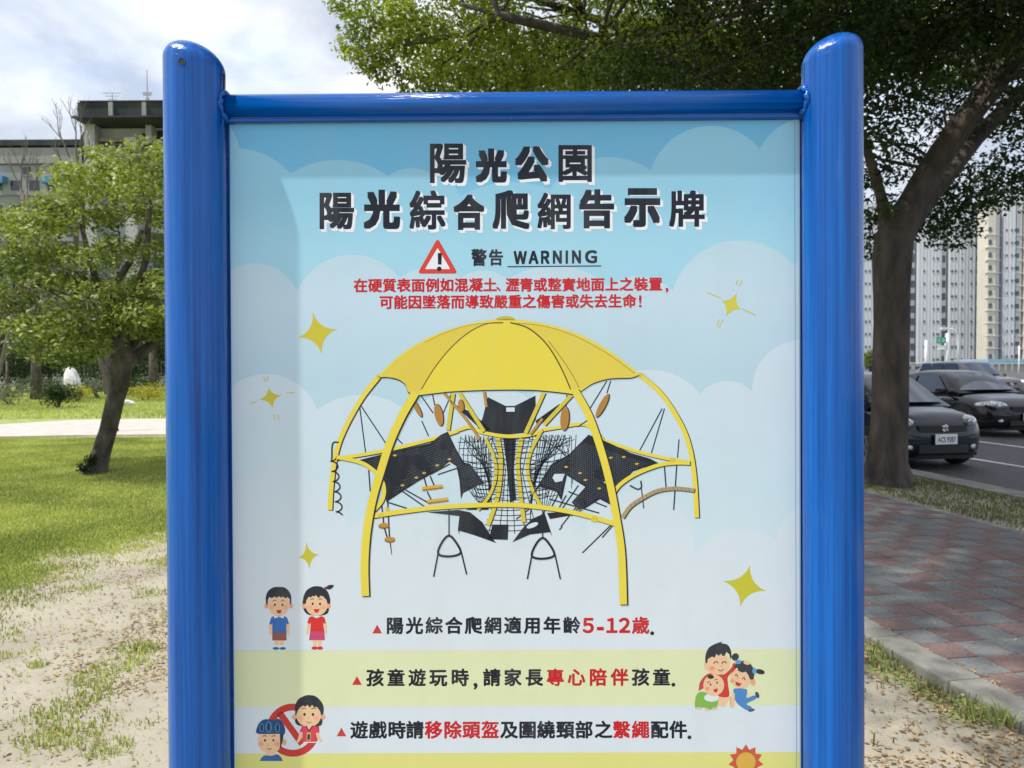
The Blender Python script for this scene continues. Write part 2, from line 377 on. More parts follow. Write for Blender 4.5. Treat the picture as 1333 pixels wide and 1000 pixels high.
flakes('dry_leaves', xx, yy, gz(xx,yy), .030, litterM, 'brown dry leaves heaped in the scruffy grass beside the kerb', 'leaf litter')
bb = 3+8*rng.random(700); aa = PAV0+2.8*rng.random(700)**1.5; xx = Nn.x*aa+Dd.x*bb; yy = Nn.y*aa+Dd.y*bb
aa2 = np.full(500, PAV0-.01)+rng.normal(0,.014,500); bb2 = 3+4*rng.random(500); xx = np.concatenate([xx, Nn.x*aa2+Dd.x*bb2]); yy = np.concatenate([yy, Nn.y*aa2+Dd.y*bb2])
flakes('pavement_litter', xx, yy, np.full(len(xx),.002), .022, litterM, 'small brown leaf bits fallen on the red and grey paving', 'leaf litter')
xx, yy = scatter(3500, -1, 0, 2.9, 7); xx = -yy*.7+(yy*.66)*rng.random(len(xx))
x3, y3 = scatter(2600, .3, 2.6, 2.3, 5); xx = np.concatenate([xx,x3]); yy = np.concatenate([yy,y3]); k = acoord(xx,yy) < KERB0-.02; xx, yy = xx[k], yy[k]
pebM = mat('soil_crumb', (.12,.10,.075), .9, col2=(.38,.34,.27), attr='tint')
flakes('soil_crumbs', xx, yy, gz(xx,yy), .012, pebM, 'fine crumbs of soil and twig bits on the bare ground', 'soil crumbs')
# tufts on the worn soil: one object each
def tuft(x, y, r, n, hmax, label, fallen=False):
    th = rng.random(n)*2*np.pi; rr = r*np.sqrt(rng.random(n))
    X0 = x+np.cos(th)*rr; Y0 = y+np.sin(th)*rr
    o = blades('grass_tuft', X0-x, Y0-y, gz(X0,Y0), hmax*(.4+.6*rng.random(n)), .004+.003*rng.random(n), grassM, rng.random(n)*.8, lean=1.1)
    o.location = (x, y, 0); tag(o, label, 'grass tuft', 'grass tufts on the worn soil'); return o
for (px, py, r, n, h_, lb) in ((140,972,.10,130,.05,'spreading grass tuft at the bottom edge of the sandy soil, near the left post'),(50,868,.05,60,.05,'small bright green tuft alone on the open sandy soil'),(118,765,.08,90,.04,'low tuft where lawn thins into sand, left of the board'),(188,845,.07,90,.06,'upright tuft among dry leaves next to the left post'),(55,960,.10,70,.04,'sparse straggling tuft at the lower left corner'),(1290,935,.10,90,.14,'long-bladed green tuft beside the kerb at right'),(1165,840,.10,130,.09,'dense tuft at the kerb next to the right post')):
    q = gp(px, py); tuft(q.x, q.y, r, n, h_, lb)
# ------------------------------------------------------------------ trees
def leaf_cloud(name, clumps, size, m, parent, asp=.5, updir=.55, shell=.35, col=None):
    """clumps: list of (centre, (rx,ry,rz), count)"""
    Vs = []; Ts = []
    for (c, r, n) in clumps:
        n = int(n); u = rng.normal(size=(n,3)); u /= np.linalg.norm(u,axis=1)[:,None]
        rad = (shell + (1-shell)*rng.random(n))**.6 * (1+.18*rng.normal(size=n))
        p_ = np.array(c) + u*rad[:,None]*np.array(r)
        nrm = u*.5 + rng.normal(size=(n,3))*.55 + np.array([0,0,updir]); nrm /= np.linalg.norm(nrm,axis=1)[:,None]
        t1 = np.cross(nrm, rng.normal(size=(n,3))); t1 /= np.linalg.norm(t1,axis=1)[:,None]; t2 = np.cross(nrm,t1)
        s = size*(.6+.7*rng.random(n))[:,None]*.5
        V = np.empty((n,4,3)); V[:,0] = p_-t1*s; V[:,1] = p_-t2*s*asp+nrm*s*.18; V[:,2] = p_+t1*s-nrm*s*.15; V[:,3] = p_+t2*s*asp+nrm*s*.18
        Vs.append(V.reshape(-1,3)); ct = rng.random()*.45
        Ts.append(np.clip(ct+rng.random(n)*.5+.05*rng.normal(size=n), 0, 1))
    V = np.concatenate(Vs); n = len(V)//4; Fx = np.arange(n*4).reshape(n,4)
    return mesh(name, V, Fx, m, parent, attrs={'tint': ('FACE', np.concatenate(Ts))})
def wob(p0, p1, n, amp, seed=0):
    r = random.Random(seed); p0, p1 = Vector(p0), Vector(p1); out = []
    for i in range(n+1):
        q = p0.lerp(p1, i/n)
        if 0 < i < n: q += Vector([r.uniform(-amp,amp) for _ in range(3)])
        out.append(q)
    return out
def branches_to(root, forks, targets, m, r0=.035, name='branch', limit=40):
    """thin branches running from fork points to clump centres"""
    mb = MB()
    for i, tg in enumerate(targets[:limit]):
        f = min(forks, key=lambda q: (Vector(q)-Vector(tg)).length)
        pts = wob(f, tg, 4, .12*(Vector(f)-Vector(tg)).length*.35, i)
        mb.tube(pts, [r0*(1-.18*k) for k in range(5)], 5, False)
    return mb.build(name, m, root, True)
# ---- big tree right, trunk in the strip beside the pavement
TB = gp(1155, 628); t1 = empty('shade_tree', (TB.x, TB.y, 0), label='large shade tree whose thick leaning trunk stands in the grass strip right of the board', cat='tree')
def rel(p, o): return Vector(p) - o.location
def trunk_mesh(pts, rads, root, m, name='trunk', n=20, rough=.05, flute=.0, flare=0):
    mb = MB(); mb.tube(pts, rads, n)
    o = mb.build(name, m, root, True)
    for v in o.data.vertices:
        c = min(range(len(pts)), key=lambda i: (pts[i]-v.co).length); d = v.co-pts[c]
        an = math.atan2(d.y, d.x); k = 1+rough*math.sin(an*3+v.co.z*1.3)+rough*.7*math.sin(an*5-v.co.z*2.1)
        if flare and v.co.z < .5: k += flare*(1-v.co.z/.5)**2*(.6+.5*math.sin(an*4+1))
        v.co = pts[c] + Vector((d.x*k, d.y*k, d.z))
    return o
def path_px(lst, root, Y):
    return [rel(at(px, py, (Y if not isinstance(Y, (list,tuple)) else Y[i])), root) for i,(px,py) in enumerate(lst)]
def dense(pts, rads, n=4):
    P2 = []; R2 = []
    for i in range(len(pts)-1):
        for k in range(n):
            f = k/n; P2.append(pts[i].lerp(pts[i+1], f)); R2.append(rads[i]*(1-f)+rads[i+1]*f)
    return P2+[pts[-1]], R2+[rads[-1]]
YB = TB.y
pp, rr = dense(path_px([(1155,634),(1156,600),(1158,540),(1158,480),(1160,420),(1160,370),(1161,335),(1164,308),(1172,284)], t1, YB), [.30,.245,.225,.215,.215,.225,.235,.225,.12])
trunk_mesh(pp, rr, t1, bark, flare=.35)
pp, rr = dense(path_px([(1161,338),(1182,275),(1212,220),(1250,165),(1292,112),(1345,40),(1420,-70)], t1, [YB,YB,YB-.05,YB-.1,YB-.2,YB-.4,YB-.8]), [.19,.178,.165,.16,.15,.14,.12])
trunk_mesh(pp, rr, t1, bark, 'limb', 14)
pp, rr = dense(path_px([(1166,315),(1195,275),(1235,225),(1270,180),(1310,140),(1370,90),(1450,20)], t1, [YB+.1,YB+.3,YB+.6,YB+.9,YB+1.2,YB+1.6,YB+2]), [.16,.135,.125,.115,.105,.09,.07])
trunk_mesh(pp, rr, t1, bark, 'limb', 12)
pp, rr = dense(path_px([(1158,315),(1148,260),(1130,200),(1105,130),(1085,60),(1060,-60)], t1, [YB,YB+.1,YB,YB-.3,YB-.7,YB-1.2]), [.12,.07,.055,.05,.04,.03])
trunk_mesh(pp, rr, t1, bark, 'limb', 12)
cl = []; tg = []
def inview_left_clear(c, r):      # keep the sky at the upper left open
    return c[0] - r > -.225*c[1]
for i in range(330):
    while True:
        u = rng.uniform(-1,1,3)
        if (u**2).sum() < 1: break
    c = np.array([5.3+4.9*u[0], 8.4+6.0*u[1], 6.6+2.3*u[2]])
    lo = 5.0 - .02*(c[1]-9)
    if c[2] < lo: c[2] = lo + rng.random()*.5
    if c[0] < 1.6 - (c[1]-3)*.12 + 0.5: continue
    r = rng.uniform(.45,.85); cl.append((rel(c,t1), (r,r,r*.6), 330)); tg.append(rel(c,t1))
for i in range(230):
    while True:
        u = rng.uniform(-1,1,3)
        if (u**2).sum() < 1: break
    c = np.array([2.5+3.0*u[0], 6.6+4.6*u[1], 7.0+1.5*u[2]])
    if c[2] < 1.75+.50*c[1] and c[1] > 6: c[2] = 1.75+.50*c[1]
    if c[0] < -.3: continue
    r = rng.uniform(.5,.85); cl.append((rel(c,t1), (r,r,r*.6), 240)); tg.append(rel(c,t1))
for i in range(175):
    c = np.array([rng.uniform(-1.9,2.4), rng.uniform(1.7,6.5), rng.uniform(6.2,7.6)])
    if c[0] < -.2*c[1] - 1.45 + .35*(c[1]-2): continue
    if c[2] < 1.75+.50*c[1] + .4: c[2] = 2.2+.5*c[1]
    r = rng.uniform(.3,.6); cl.append((rel(c,t1), (r,r,r*.6), 150)); tg.append(rel(c,t1))
# low hanging sprays seen round the trunk
low = [(1133,270,9.8),(1128,225,10.4),(1140,300,10.6),(1142,180,9.6),(1150,130,9.2),(1135,90,9),(1190,300,10.8),(1215,285,11),(1195,262,11.4),(1185,200,11.6),(1175,160,10.9),(1225,120,10.8),(1245,290,11.2),(1262,262,11.2),(1285,262,10.6),(1262,240,10.9),(1310,255,10.8),(1300,228,11.4),(1333,240,11),(1350,225,11),(1280,215,12),(1322,200,12),(1240,250,12.2),(1180,120,9.6),(1215,80,9),(1260,90,9.8),(1300,60,9.2),(1330,100,10.4),(1340,150,11.4),(1200,40,8.8),(1150,40,8.8),(1250,30,9),(1150,230,11.4),(1300,20,8.6),(1320,170,12.2),(1240,310,12),(1170,290,11.6),(1225,270,12.4),(1145,320,11.4)]
for (px, py, yy_) in low:
    c = at(px, py, yy_); cl.append((rel(c,t1), (.42,.42,.2), 210)); tg.append(rel(c,t1))
leaf_cloud('crown', cl, .088, leafD, t1)
branches_to(t1, [Vector(v) for v in pp] + [rel(at(1212,220,10),t1), rel(at(1292,112,9.9),t1), rel(at(1105,130,9.8),t1), rel(at(1235,225,10.7),t1)], tg[::4], bark, .03, 'branch', 90)
# ---- second shade tree behind the board
c2 = at(975, 560, 14.2); t2 = empty('shade_tree', (c2.x, c2.y, 0), label='broad shade tree behind the board, its leafy crown spreading left over the top rail', cat='tree')
pp, rr = dense([rel((c2.x,c2.y,-.1),t2), rel((c2.x,c2.y,2),t2), rel(at(985,200,14.2),t2), rel(at(990,118,14.2),t2)], [.32,.26,.24,.24])
trunk_mesh(pp, rr, t2, bark, flare=.3)
for pts, R0 in (([(988,125,14.2),(965,100,14),(930,62,13.6),(895,25,13.2),(860,-40,12.6)],.15),([(992,122,14.2),(985,80,14.2),(975,30,14),(965,-40,13.8)],.12),([(994,122,14.2),(1012,70,14.3),(1032,10,14.4),(1060,-60,14.6)],.14),([(990,125,14.3),(940,105,14.8),(870,60,15.4),(760,20,16),(640,-20,16)],.13),([(985,130,14.1),(900,90,13.2),(780,50,12.4),(650,20,12)],.11)):
    pp, rr = dense([rel(at(*q),t2) for q in pts], [R0*(1-.13*k) for k in range(len(pts))]); trunk_mesh(pp, rr, t2, bark, 'limb', 10)
cl = []; tg = []
for i in range(420):
    while True:
        u = rng.uniform(-1,1,3)
        if (u**2).sum() < 1: break
    c = np.array([3.6+7.3*u[0], 14.3+4.5*u[1], 8.6+3.0*u[2]])
    lo = 1.6 + .355*c[1]
    if c[2] < lo: c[2] = lo + rng.random()*.8
    r = rng.uniform(.5,.95)
    px = CX + F*c[0]/c[1]
    if px - r*F/c[1] < 436 + 12*rng.random(): continue
    cl.append((rel(c,t2), (r,r,r*.6), 300)); tg.append(rel(c,t2))
for (px,py,yy_) in ((462,60,13),(470,30,12.6),(478,75,12.8),(500,92,13),(515,60,12.6),(455,8,13),(540,112,13),(560,95,12.6),(585,118,13.2),(610,105,12.8),(640,112,13.2),(670,108,13),(700,112,13),(735,105,13),(770,112,13.2),(810,108,13),(850,112,13),(900,112,15),(940,112,15),(1020,112,15.5),(520,20,12.6),(560,40,12.4),(600,60,12.4),(640,40,12.2),(690,60,12.4),(740,40,12.6),(800,60,12.4)):
    c = at(px,py,yy_); cl.append((rel(c,t2), (.36,.36,.22), 260)); tg.append(rel(c,t2))
leaf_cloud('crown', cl, .10, leafA, t2)
branches_to(t2, [rel(at(*q),t2) for q in ((895,25,13.2),(975,30,14),(1032,10,14.4),(760,20,16),(780,50,12.4),(650,20,12),(870,60,15.4))], tg[::5], bark, .035, 'branch', 90)
# ---- lawn tree on the left
q = gp(120, 617); t3 = empty('lawn_tree', (q.x, q.y, 0), label='small spreading tree with a leaning trunk on the lawn left of the board', cat='tree'); y0 = q.y
pp, rr = dense(path_px([(120,621),(127,600),(140,560),(150,520),(158,490),(160,462),(158,440)], t3, y0), [.165,.128,.12,.125,.14,.14,.11])
trunk_mesh(pp, rr, t3, barkL, flare=.25, rough=.07)
for pts, R0 in (([(157,450),(140,405),(128,375),(118,340),(105,290)],.085),([(162,475),(180,462),(200,448),(225,425),(250,400)],.10),([(162,465),(178,440),(205,432),(235,437)],.075),([(140,405),(150,370),(170,340),(185,300)],.06),([(128,378),(100,392),(70,380),(40,365)],.055),([(160,455),(170,400),(190,340),(195,260)],.07)):
    pp, rr = dense(path_px(pts, t3, [y0+.15*k*(1 if R0>.07 else -1) for k in range(len(pts))]), [R0*(1-.16*k) for k in range(len(pts))]); trunk_mesh(pp, rr, t3, barkL, 'limb', 8)
cl = []
spots = [(60,290),(95,265),(130,290),(165,260),(200,270),(40,330),(80,330),(120,340),(160,320),(205,320),(240,300),(25,300),(10,350),(50,370),(90,370),(130,385),(170,370),(210,370),(250,360),(110,240),(140,225),(92,228),(175,235),(210,230),(245,250),(15,385),(70,405),(110,420),(150,415),(195,410),(235,420),(70,268),(-10,330),(-20,370),(265,310),(145,205),(190,205),(45,290),(100,445),(75,435),(45,430),(20,415),(125,455),(95,462),(60,452),(200,430),(170,395),(222,205),(5,290)]
for (px,py) in spots:
    for s in range(3):
        c = at(px+random.uniform(-14,14), py+random.uniform(-12,12), y0+random.uniform(-1.3,1.3)); r = random.uniform(.24,.4)
        cl.append((rel(c,t3), (r*1.2,r*1.2,r*.5), 165))
leaf_cloud('crown', cl, .085, leafL, t3, updir=.9)
cl = [(rel(at(112+random.uniform(-9,9),603+random.uniform(-7,9),y0-.2),t3), (.07,.07,.07), 40) for _ in range(9)]
leaf_cloud('basal_shoot', cl, .05, leafD, t3)
# ---- bare tree behind it
q = gp(152, 562); b3 = empty('bare_tree', (q.x, q.y, 0), label='leafless tree with thin upright twigs showing above the lawn tree', cat='tree')
def bare(root, base_px, Yd, stems, r0):
    mb = MB(); r = random.Random(3)
    mb.tube([rel((root.location.x, root.location.y, 0),root), rel(at(*base_px,Yd),root)], [r0*1.6, r0*1.2], 8)
    def grow(p, d, ln, rad, dep):
        e = p + d*ln; mb.tube([p, p+d*ln*.5+Vector((r.uniform(-.02,.02),)*3)*ln, e], [rad, rad*.8, rad*.55], 5, False)
        if dep:
            for k in range(3):
                nd = (d + Vector((r.uniform(-.5,.5), r.uniform(-.4,.4), r.uniform(.0,.45)))).normalized()
                grow(p + d*ln*r.uniform(.45,1), nd, ln*r.uniform(.5,.75), rad*.5, dep-1)
    for (x1,y1,x2,y2) in stems:
        a, b = rel(at(x1,y1,Yd),root), rel(at(x2,y2,Yd),root); mb.tube([rel(at(*base_px,Yd),root), a], [r0*1.2, r0*.8], 6)
        grow(a, (b-a).normalized(), (b-a).length, r0*.7, 3)
    return mb.build('branch', twig, root, True)
bare(b3, (100,330), b3.location.y, [(100,215,99,170),(90,205,76,172),(100,212,108,172),(84,218,74,196),(103,222,118,196)], .034)
b4 = empty('bare_tree', (gp(-15,545).x, gp(-15,545).y, 0), label='small leafless tree with upright twigs at the far left, before the grey building', cat='tree')
bare(b4, (35,330), b4.location.y, [(30,250,16,222),(27,245,28,212),(42,255,50,225),(35,245,38,215)], .036)
# ---- background plants
def bush(name, px, py, Yd, w, h, n, m, label, cat='bush', group=None, size=.09):
    base = at(px, py, Yd); o = empty(name, (base.x, base.y, 0), label=label, cat=cat, group=group)
    cl = []
    for k in range(9):
        cl.append(((random.uniform(-w,w)*.38, random.uniform(-w,w)*.3, h*random.uniform(.3,.78)), (w*.33,w*.33,h*.28), n/9))
    leaf_cloud('foliage', cl, size, m, o, shell=.5)
    mb = MB()
    for k in range(5): mb.tube([(random.uniform(-.06,.06)*w,0,-.02),(random.uniform(-.3,.3)*w,random.uniform(-.2,.2)*w,h*.6)],[.03,.012],5)
    mb.build('stem', twig, o); return o
def far_tree(px, by, Yd, th, crown, n, m, label, size=.16, tr=.2, name='park_tree', lean=0):
    base = at(px, by, Yd); o = empty(name, (base.x, base.y, 0), label=label, cat='tree')
    mb = MB(); mb.tube([Vector((0,0,-.05)), Vector((lean*.5,0,th*.5)), Vector((lean,0,th))], [tr*1.25, tr, tr*.8], 9); mb.build('trunk', barkL, o, True)
    cl = []; tgs = []
    for (cx_, cy_, r) in crown:
        for s in range(4):
            c = at(cx_+random.uniform(-1,1)*r*.5, cy_+random.uniform(-1,1)*r*.4, Yd+random.uniform(-1,1)); rad = r/F*Yd*.62
            cl.append((rel(c,o), (rad,rad,rad*.7), n/len(crown)/4)); tgs.append(rel(c,o))
    leaf_cloud('crown', cl, size, m, o)
    branches_to(o, [Vector((lean,0,th))], tgs[::2], barkL, tr*.35, 'limb', 14); return o
bush('round_shrub', 76, 528, 28.5, 1.15, 1.05, 3000, leafD, 'dark green round shrub on the grass beyond the path', size=.08)
bush('flower_bush', 100, 510, 33, 1.3, .75, 1400, leafY, 'yellow-green low bush beside the white garden stone', size=.08)
bush('flower_bush', 190, 512, 34, 2.4, .8, 2200, leafY, 'long yellow-green low hedge clump next to the left post', size=.08)
bush('grey_bush', 15, 520, 31, 2.6, .9, 2200, leafG, 'pale grey-green low bush at the far left of the lawn', size=.08)
bush('low_shrub', 128, 510, 36, 1.5, .9, 1300, leafG, 'small dull green shrub behind the leaning trunk', size=.09)
bush('low_shrub', 52, 512, 39, 2.0, 1.0, 1500, leafG, 'dull green shrub below the palm', size=.09)
bush('low_shrub', 165, 508, 40, 2.2, 1.1, 1500, leafD, 'dark green shrub between the leaning trunk and the left post', size=.09)
far_tree(200, 506, 37, 3.0, [(205,420,40),(240,400,45),(190,380,40),(230,450,30)], 2600, leafD, 'dark leafy park tree beside the left post, behind the leaning tree')
far_tree(142, 505, 41, 2.6, [(125,420,40),(150,400,45),(100,395,40),(160,440,30)], 2600, leafD, 'dark park tree behind the leaning trunk')
far_tree(10, 505, 38, 1.8, [(10,400,24),(25,385,22),(-10,410,30),(15,430,16)], 1500, leafP, 'small reddish-brown leafed tree at the far left', tr=.08)
far_tree(65, 503, 50, 3.2, [(60,420,32),(30,440,30),(90,440,30),(70,380,35)], 2400, leafG, 'pale grey-green tree in front of the far fence', tr=.13)
far_tree(-60, 505, 45, 3.5, [(-60,380,60),(-40,330,50),(-90,340,60),(-20,440,30)], 3000, leafD, 'dark tree outside the left edge before the fence')
far_tree(30, 504, 52, 3.0, [(30,330,60),(-10,380,60),(70,350,60),(110,360,60),(60,400,50),(10,430,40),(100,420,50)], 6500, leafD, 'dense dark tree row end seen under the lawn tree at the far left')
far_tree(170, 504, 46, 3.0, [(170,340,60),(220,350,60),(140,380,50),(180,400,50),(215,440,40)], 5500, leafD, 'dense dark tree behind the lawn tree next to the left post')
far_tree(300, 505, 48, 4, [(300,380,70),(360,360,60),(420,400,60),(260,340,50)], 4000, leafD, 'broad dark tree hidden behind the board')
far_tree(560, 500, 60, 4, [(540,390,60),(620,380,60),(700,400,60),(480,380,60)], 4000, leafD, 'wide dark tree behind the middle of the board')
far_tree(870, 500, 60, 4, [(820,390,60),(900,380,60),(970,400,60)], 4000, leafA, 'bright green tree behind the right half of the board')
far_tree(1133, 490, 75, 2.2, [(1131,462,13),(1136,472,11),(1126,470,12)], 1500, leafL, 'small bright green roadside tree between the right post and the big trunk', size=.22, tr=.12)
for (px, Yd, w, h, lb) in ((20,47,5,3.0,'tall dark shrub mass before the fence at the far left'),(85,49,5,3.4,'tall dark shrub mass before the fence beyond the white stone'),(150,47,5,3.6,'tall dark shrub mass before the fence behind the leaning trunk'),(212,46,5,3.8,'tall dark shrub mass before the fence beside the left post')):
    bush('tall_shrub', px, 506, Yd, w, h, 5200, leafD, lb, cat='shrub', size=.15)
# palm
pb = at(47, 517, 35.5); palm = empty('palm_tree', (pb.x, pb.y, 0), label='palm with pale spiky fronds and a dark trunk beyond the park path', cat='palm')
th = 3.1; MB().tube([Vector((0,0,-.05)),Vector((.03,0,th*.5)),Vector((0,0,th))],[.26,.2,.19],12).build('trunk', barkL, palm, True)
frondM = mat('frond', (.10,.13,.08), .6, col2=(.26,.30,.20), scale=3)
for k in range(26):
    a_ = k*2.4; el_ = random.uniform(-.35,1.25); mb = MB(); L_ = random.uniform(1.3,1.9)
    d = Vector((math.cos(a_)*math.cos(el_), math.sin(a_)*math.cos(el_), math.sin(el_)))
    pts = [Vector((0,0,th))+d*L_*s+Vector((0,0,-.55*L_*s*s)) for s in (0,.25,.5,.75,1)]
    side = Vector((-math.sin(a_), math.cos(a_), 0))
    mb.tube(pts, [.02,.018,.014,.01,.005], 4)
    for i_ in range(1,5):
        for sg in (-1,1):
            for w_ in (0,.5):
                p_ = pts[i_].lerp(pts[i_-1], w_); e = p_ + side*sg*.38*(1-.12*i_) + d*.22 - Vector((0,0,.12))
                mb.add([p_, p_+d*.07, e], [(0,1,2)])
    mb.build('frond', frondM, palm)
# garden stone
stoneM = mat('white_stone', (.5,.5,.49), .8, col2=(.75,.75,.74), scale=2, bump=.5)
def stone(px, py, Yd, w, h, label):
    b = at(px,py,Yd); import bmesh
    bm = bmesh.new(); bmesh.ops.create_icosphere(bm, subdivisions=3, radius=1)
    r = random.Random(px)
    ofs = [Vector([r.uniform(-1,1) for _ in range(3)]).normalized() for _ in range(9)]
    for v in bm.verts:
        d = v.co.normalized(); k = 1
        for o_ in ofs: k -= .22*max(0, d.dot(o_)-.55)*2
        v.co = Vector((d.x*k*w*.5, d.y*k*w*.35, d.z*k*h*.5 + h*.42))
    me = bpy.data.meshes.new('garden_stone'); bm.to_mesh(me); bm.free(); me.materials.append(stoneM)
    o = bpy.data.objects.new('garden_stone', me); COL.objects.link(o); o.location = (b.x,b.y,0); return tag(o, label, 'stone')
stone(95, 503, 34.5, .85, 1.75, 'tall white upright stone behind the yellow-green bush')
stone(167, 522, 30, .6, .28, 'small flat white stone in the grass right of the leaning trunk')
# far fence
fb = empty('park_fence', (-22, 56, 0), label='low grey wall topped by a pale picket fence at the far side of the park', cat='fence')
wallM = mat('grey_wall', (.30,.32,.33), .9, col2=(.42,.44,.45), scale=1)
railM = mat('pale_metal', (.3,.32,.32), .5, col2=(.4,.42,.42), scale=3)
MB().box(-34,26,0,.25,0,.75).build('wall', wallM, fb)
hg = empty('tall_hedge', (-24, 59, 0), label='dark tall hedge behind the far picket fence under the buildings', cat='hedge')
leaf_cloud('foliage', [((random.uniform(-40,30), random.uniform(0,1.5), random.uniform(.3,4.2)), (1.6,1,1.1), 90) for _ in range(620)], .42, leafD, hg, shell=.2)
mb = MB().box(-34,26,.08,.13,1.72,1.80).box(-34,26,.08,.13,.85,.9); mb.build('rail', railM, fb)
sl = MB().box(-.025,.025,.09,.12,.75,1.85).build('picket', railM, fb); sl.location.x = -32
for k in range(1, 200):
    c = sl.copy(); COL.objects.link(c); c.parent = fb; c.location.x = -32+k*.28
# ------------------------------------------------------------------ buildings left
bM = mat('old_concrete', (.20,.205,.21), .9, col2=(.31,.315,.315), scale=.35, bump=.0, contrast=(.35,.7), stretch=(1,1,.3))
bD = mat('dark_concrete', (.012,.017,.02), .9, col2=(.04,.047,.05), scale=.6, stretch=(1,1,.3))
bR = mat('reddish_band', (.2,.15,.135), .9, col2=(.27,.21,.19), scale=1)
bW = mat('pale_render', (.30,.31,.315), .85, col2=(.42,.43,.43), scale=.4, stretch=(1,1,.3))
glassM = mat('window_glass', (.02,.03,.04), .12, spec=.6)
blueM = mat('blue_awning', (.05,.16,.32), .6, col2=(.09,.25,.42), scale=2)
frameM = mat('window_frame_metal', (.3,.3,.3), .5)
def span(px0, px1, py0, py1, Yd):
    a = at(px0, py1, Yd); b = at(px1, py0, Yd); return a.x, b.x, a.z, b.z
def pbox(name, px0, px1, py0, py1, Yd, dep, m, root, off=0.0):
    x0, x1, z0, z1 = span(px0, px1, py0, py1, Yd)
    o = root.location
    return MB().box(x0-o.x, x1-o.x, Yd-off-o.y, Yd-off+dep-o.y, z0, z1).build(name, m, root)
Yb = 66.0
A_ = empty('apartment_building', (at(40,472,Yb).x, Yb, 0), label='low grey concrete building with a flat parapet at the far left above the trees', cat='building')
pbox('wall', -260, 112, 192, 478, Yb, 12, bM, A_)
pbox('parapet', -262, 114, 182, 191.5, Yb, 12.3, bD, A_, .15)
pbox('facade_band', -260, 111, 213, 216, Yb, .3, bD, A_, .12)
# slanted end
x0,x1,z0,z1 = span(112.3, 133, 184, 478, Yb); o_ = A_.location; zr = at(133,200,Yb).z
MB().add([(x0-o_.x,0,0),(x1-o_.x,0,0),(x1-o_.x,0,zr),(x0-o_.x,0,z1),(x0-o_.x,12,0),(x1-o_.x,12,0),(x1-o_.x,12,zr),(x0-o_.x,12,z1)],[(0,1,2,3),(7,6,5,4),(1,5,6,2),(3,2,6,7),(0,3,7,4)]).build('end_wall', bM, A_)
for px in (-40, 35, 82):
    w = pbox('window', px-5, px+5, 218, 228, Yb, .2, glassM, A_, .03); pbox('window_frame', px-6, px+6, 228, 229, Yb, .3, frameM, A_, .12)
for k, px in enumerate((2, 66, -90)):
    pbox('awning', px-7, px+8, 231, 240, Yb, .8, blueM, A_, .7)
for py in (232, 262, 292, 322, 352, 382, 412):
    for px in range(-250, 100, 24):
        pbox('window', px, px+13, py+3, py+16, Yb, .2, glassM, A_, .02)
    pbox('floor_band', -259, 111, py+22, py+24, Yb, .3, bW, A_, .18)
Yc = 60.0
B_ = empty('apartment_building', (at(250,472,Yc).x, Yc, 0), label='taller grey block with a dark overhanging roof and aerials beside the left post', cat='building')
pbox('wall', 125, 420, 166, 478, Yc, 14, bW, B_)
pbox('pier', 124, 132, 166.5, 478, Yc, 1.0, bW, B_, 1.0)
x0,x1,z0,z1 = span(122, 424, 142, 165.5, Yc); o_ = B_.location; z0 -= 1.15
xl = at(118,160,Yc).x
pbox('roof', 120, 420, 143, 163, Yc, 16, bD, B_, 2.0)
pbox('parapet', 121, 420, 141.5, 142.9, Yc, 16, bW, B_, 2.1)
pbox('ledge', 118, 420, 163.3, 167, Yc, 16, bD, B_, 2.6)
for px in (160, 202, 250, 300, 350): pbox('roof_rib', px, px+5, 145, 162, Yc, .2, bM, B_, 2.15)
pbox('facade_band', 133, 180, 182, 187, Yc, .6, bR, B_, .55)
pbox('facade_band', 133, 420, 190, 191.5, Yc, .5, bD, B_, .5)
pbox('pier', 176, 186, 184, 478, Yc, 1.0, bW, B_, 1.1)
pbox('pier', 196, 203, 167, 190, Yc, .8, bW, B_, .8)
pbox('window', 185, 195, 174, 180, Yc, .2, glassM, B_, .05)
pbox('window', 205, 222, 170, 188, Yc, .2, glassM, B_, .05)
pbox('window', 165, 174, 200, 208, Yc, .2, blueM, B_, .05)
pbox('window', 188, 240, 196, 200, Yc, .2, glassM, B_, .05)
for py in (215, 245, 275, 305, 335, 365, 395, 425):
    for px in range(140, 410, 30): pbox('window', px, px+16, py, py+14, Yc, .2, glassM, B_, .05)
def aerial(px, py0, py1, kind, label):
    b = at(px, py1, Yc); o = empty('aerial', (b.x, Yc+.4, b.z-.05), label=label, cat='aerial')
    hgt = (py1-py0)/F*Yc
    MB().tube([(0,0,0),(0,0,hgt)],[.06,.03],6).build('mast', frameM, o)
    if kind:
        mb = MB()
        for z_, w_ in ((.98,.7),(.8,.5),(.62,.35)): mb.box(-w_,w_,-.02,.02,hgt*z_-.02,hgt*z_+.02)
        mb.build('crossbar', frameM, o)
    else:
        mb = MB(); mb.tube([(0,0,0),(0,0,hgt*.32)],[.28,.16],8)
        mb.box(-.35,.35,-.05,.05,hgt*.42,hgt*.46).box(-.3,.3,-.05,.05,hgt*.38,hgt*.4); mb.build('lattice_base', frameM, o)
aerial(143, 118, 141, 1, 'small television aerial on the dark roof')
aerial(189, 89, 142, 0, 'tall thin mast aerial on the dark roof beside the left post')
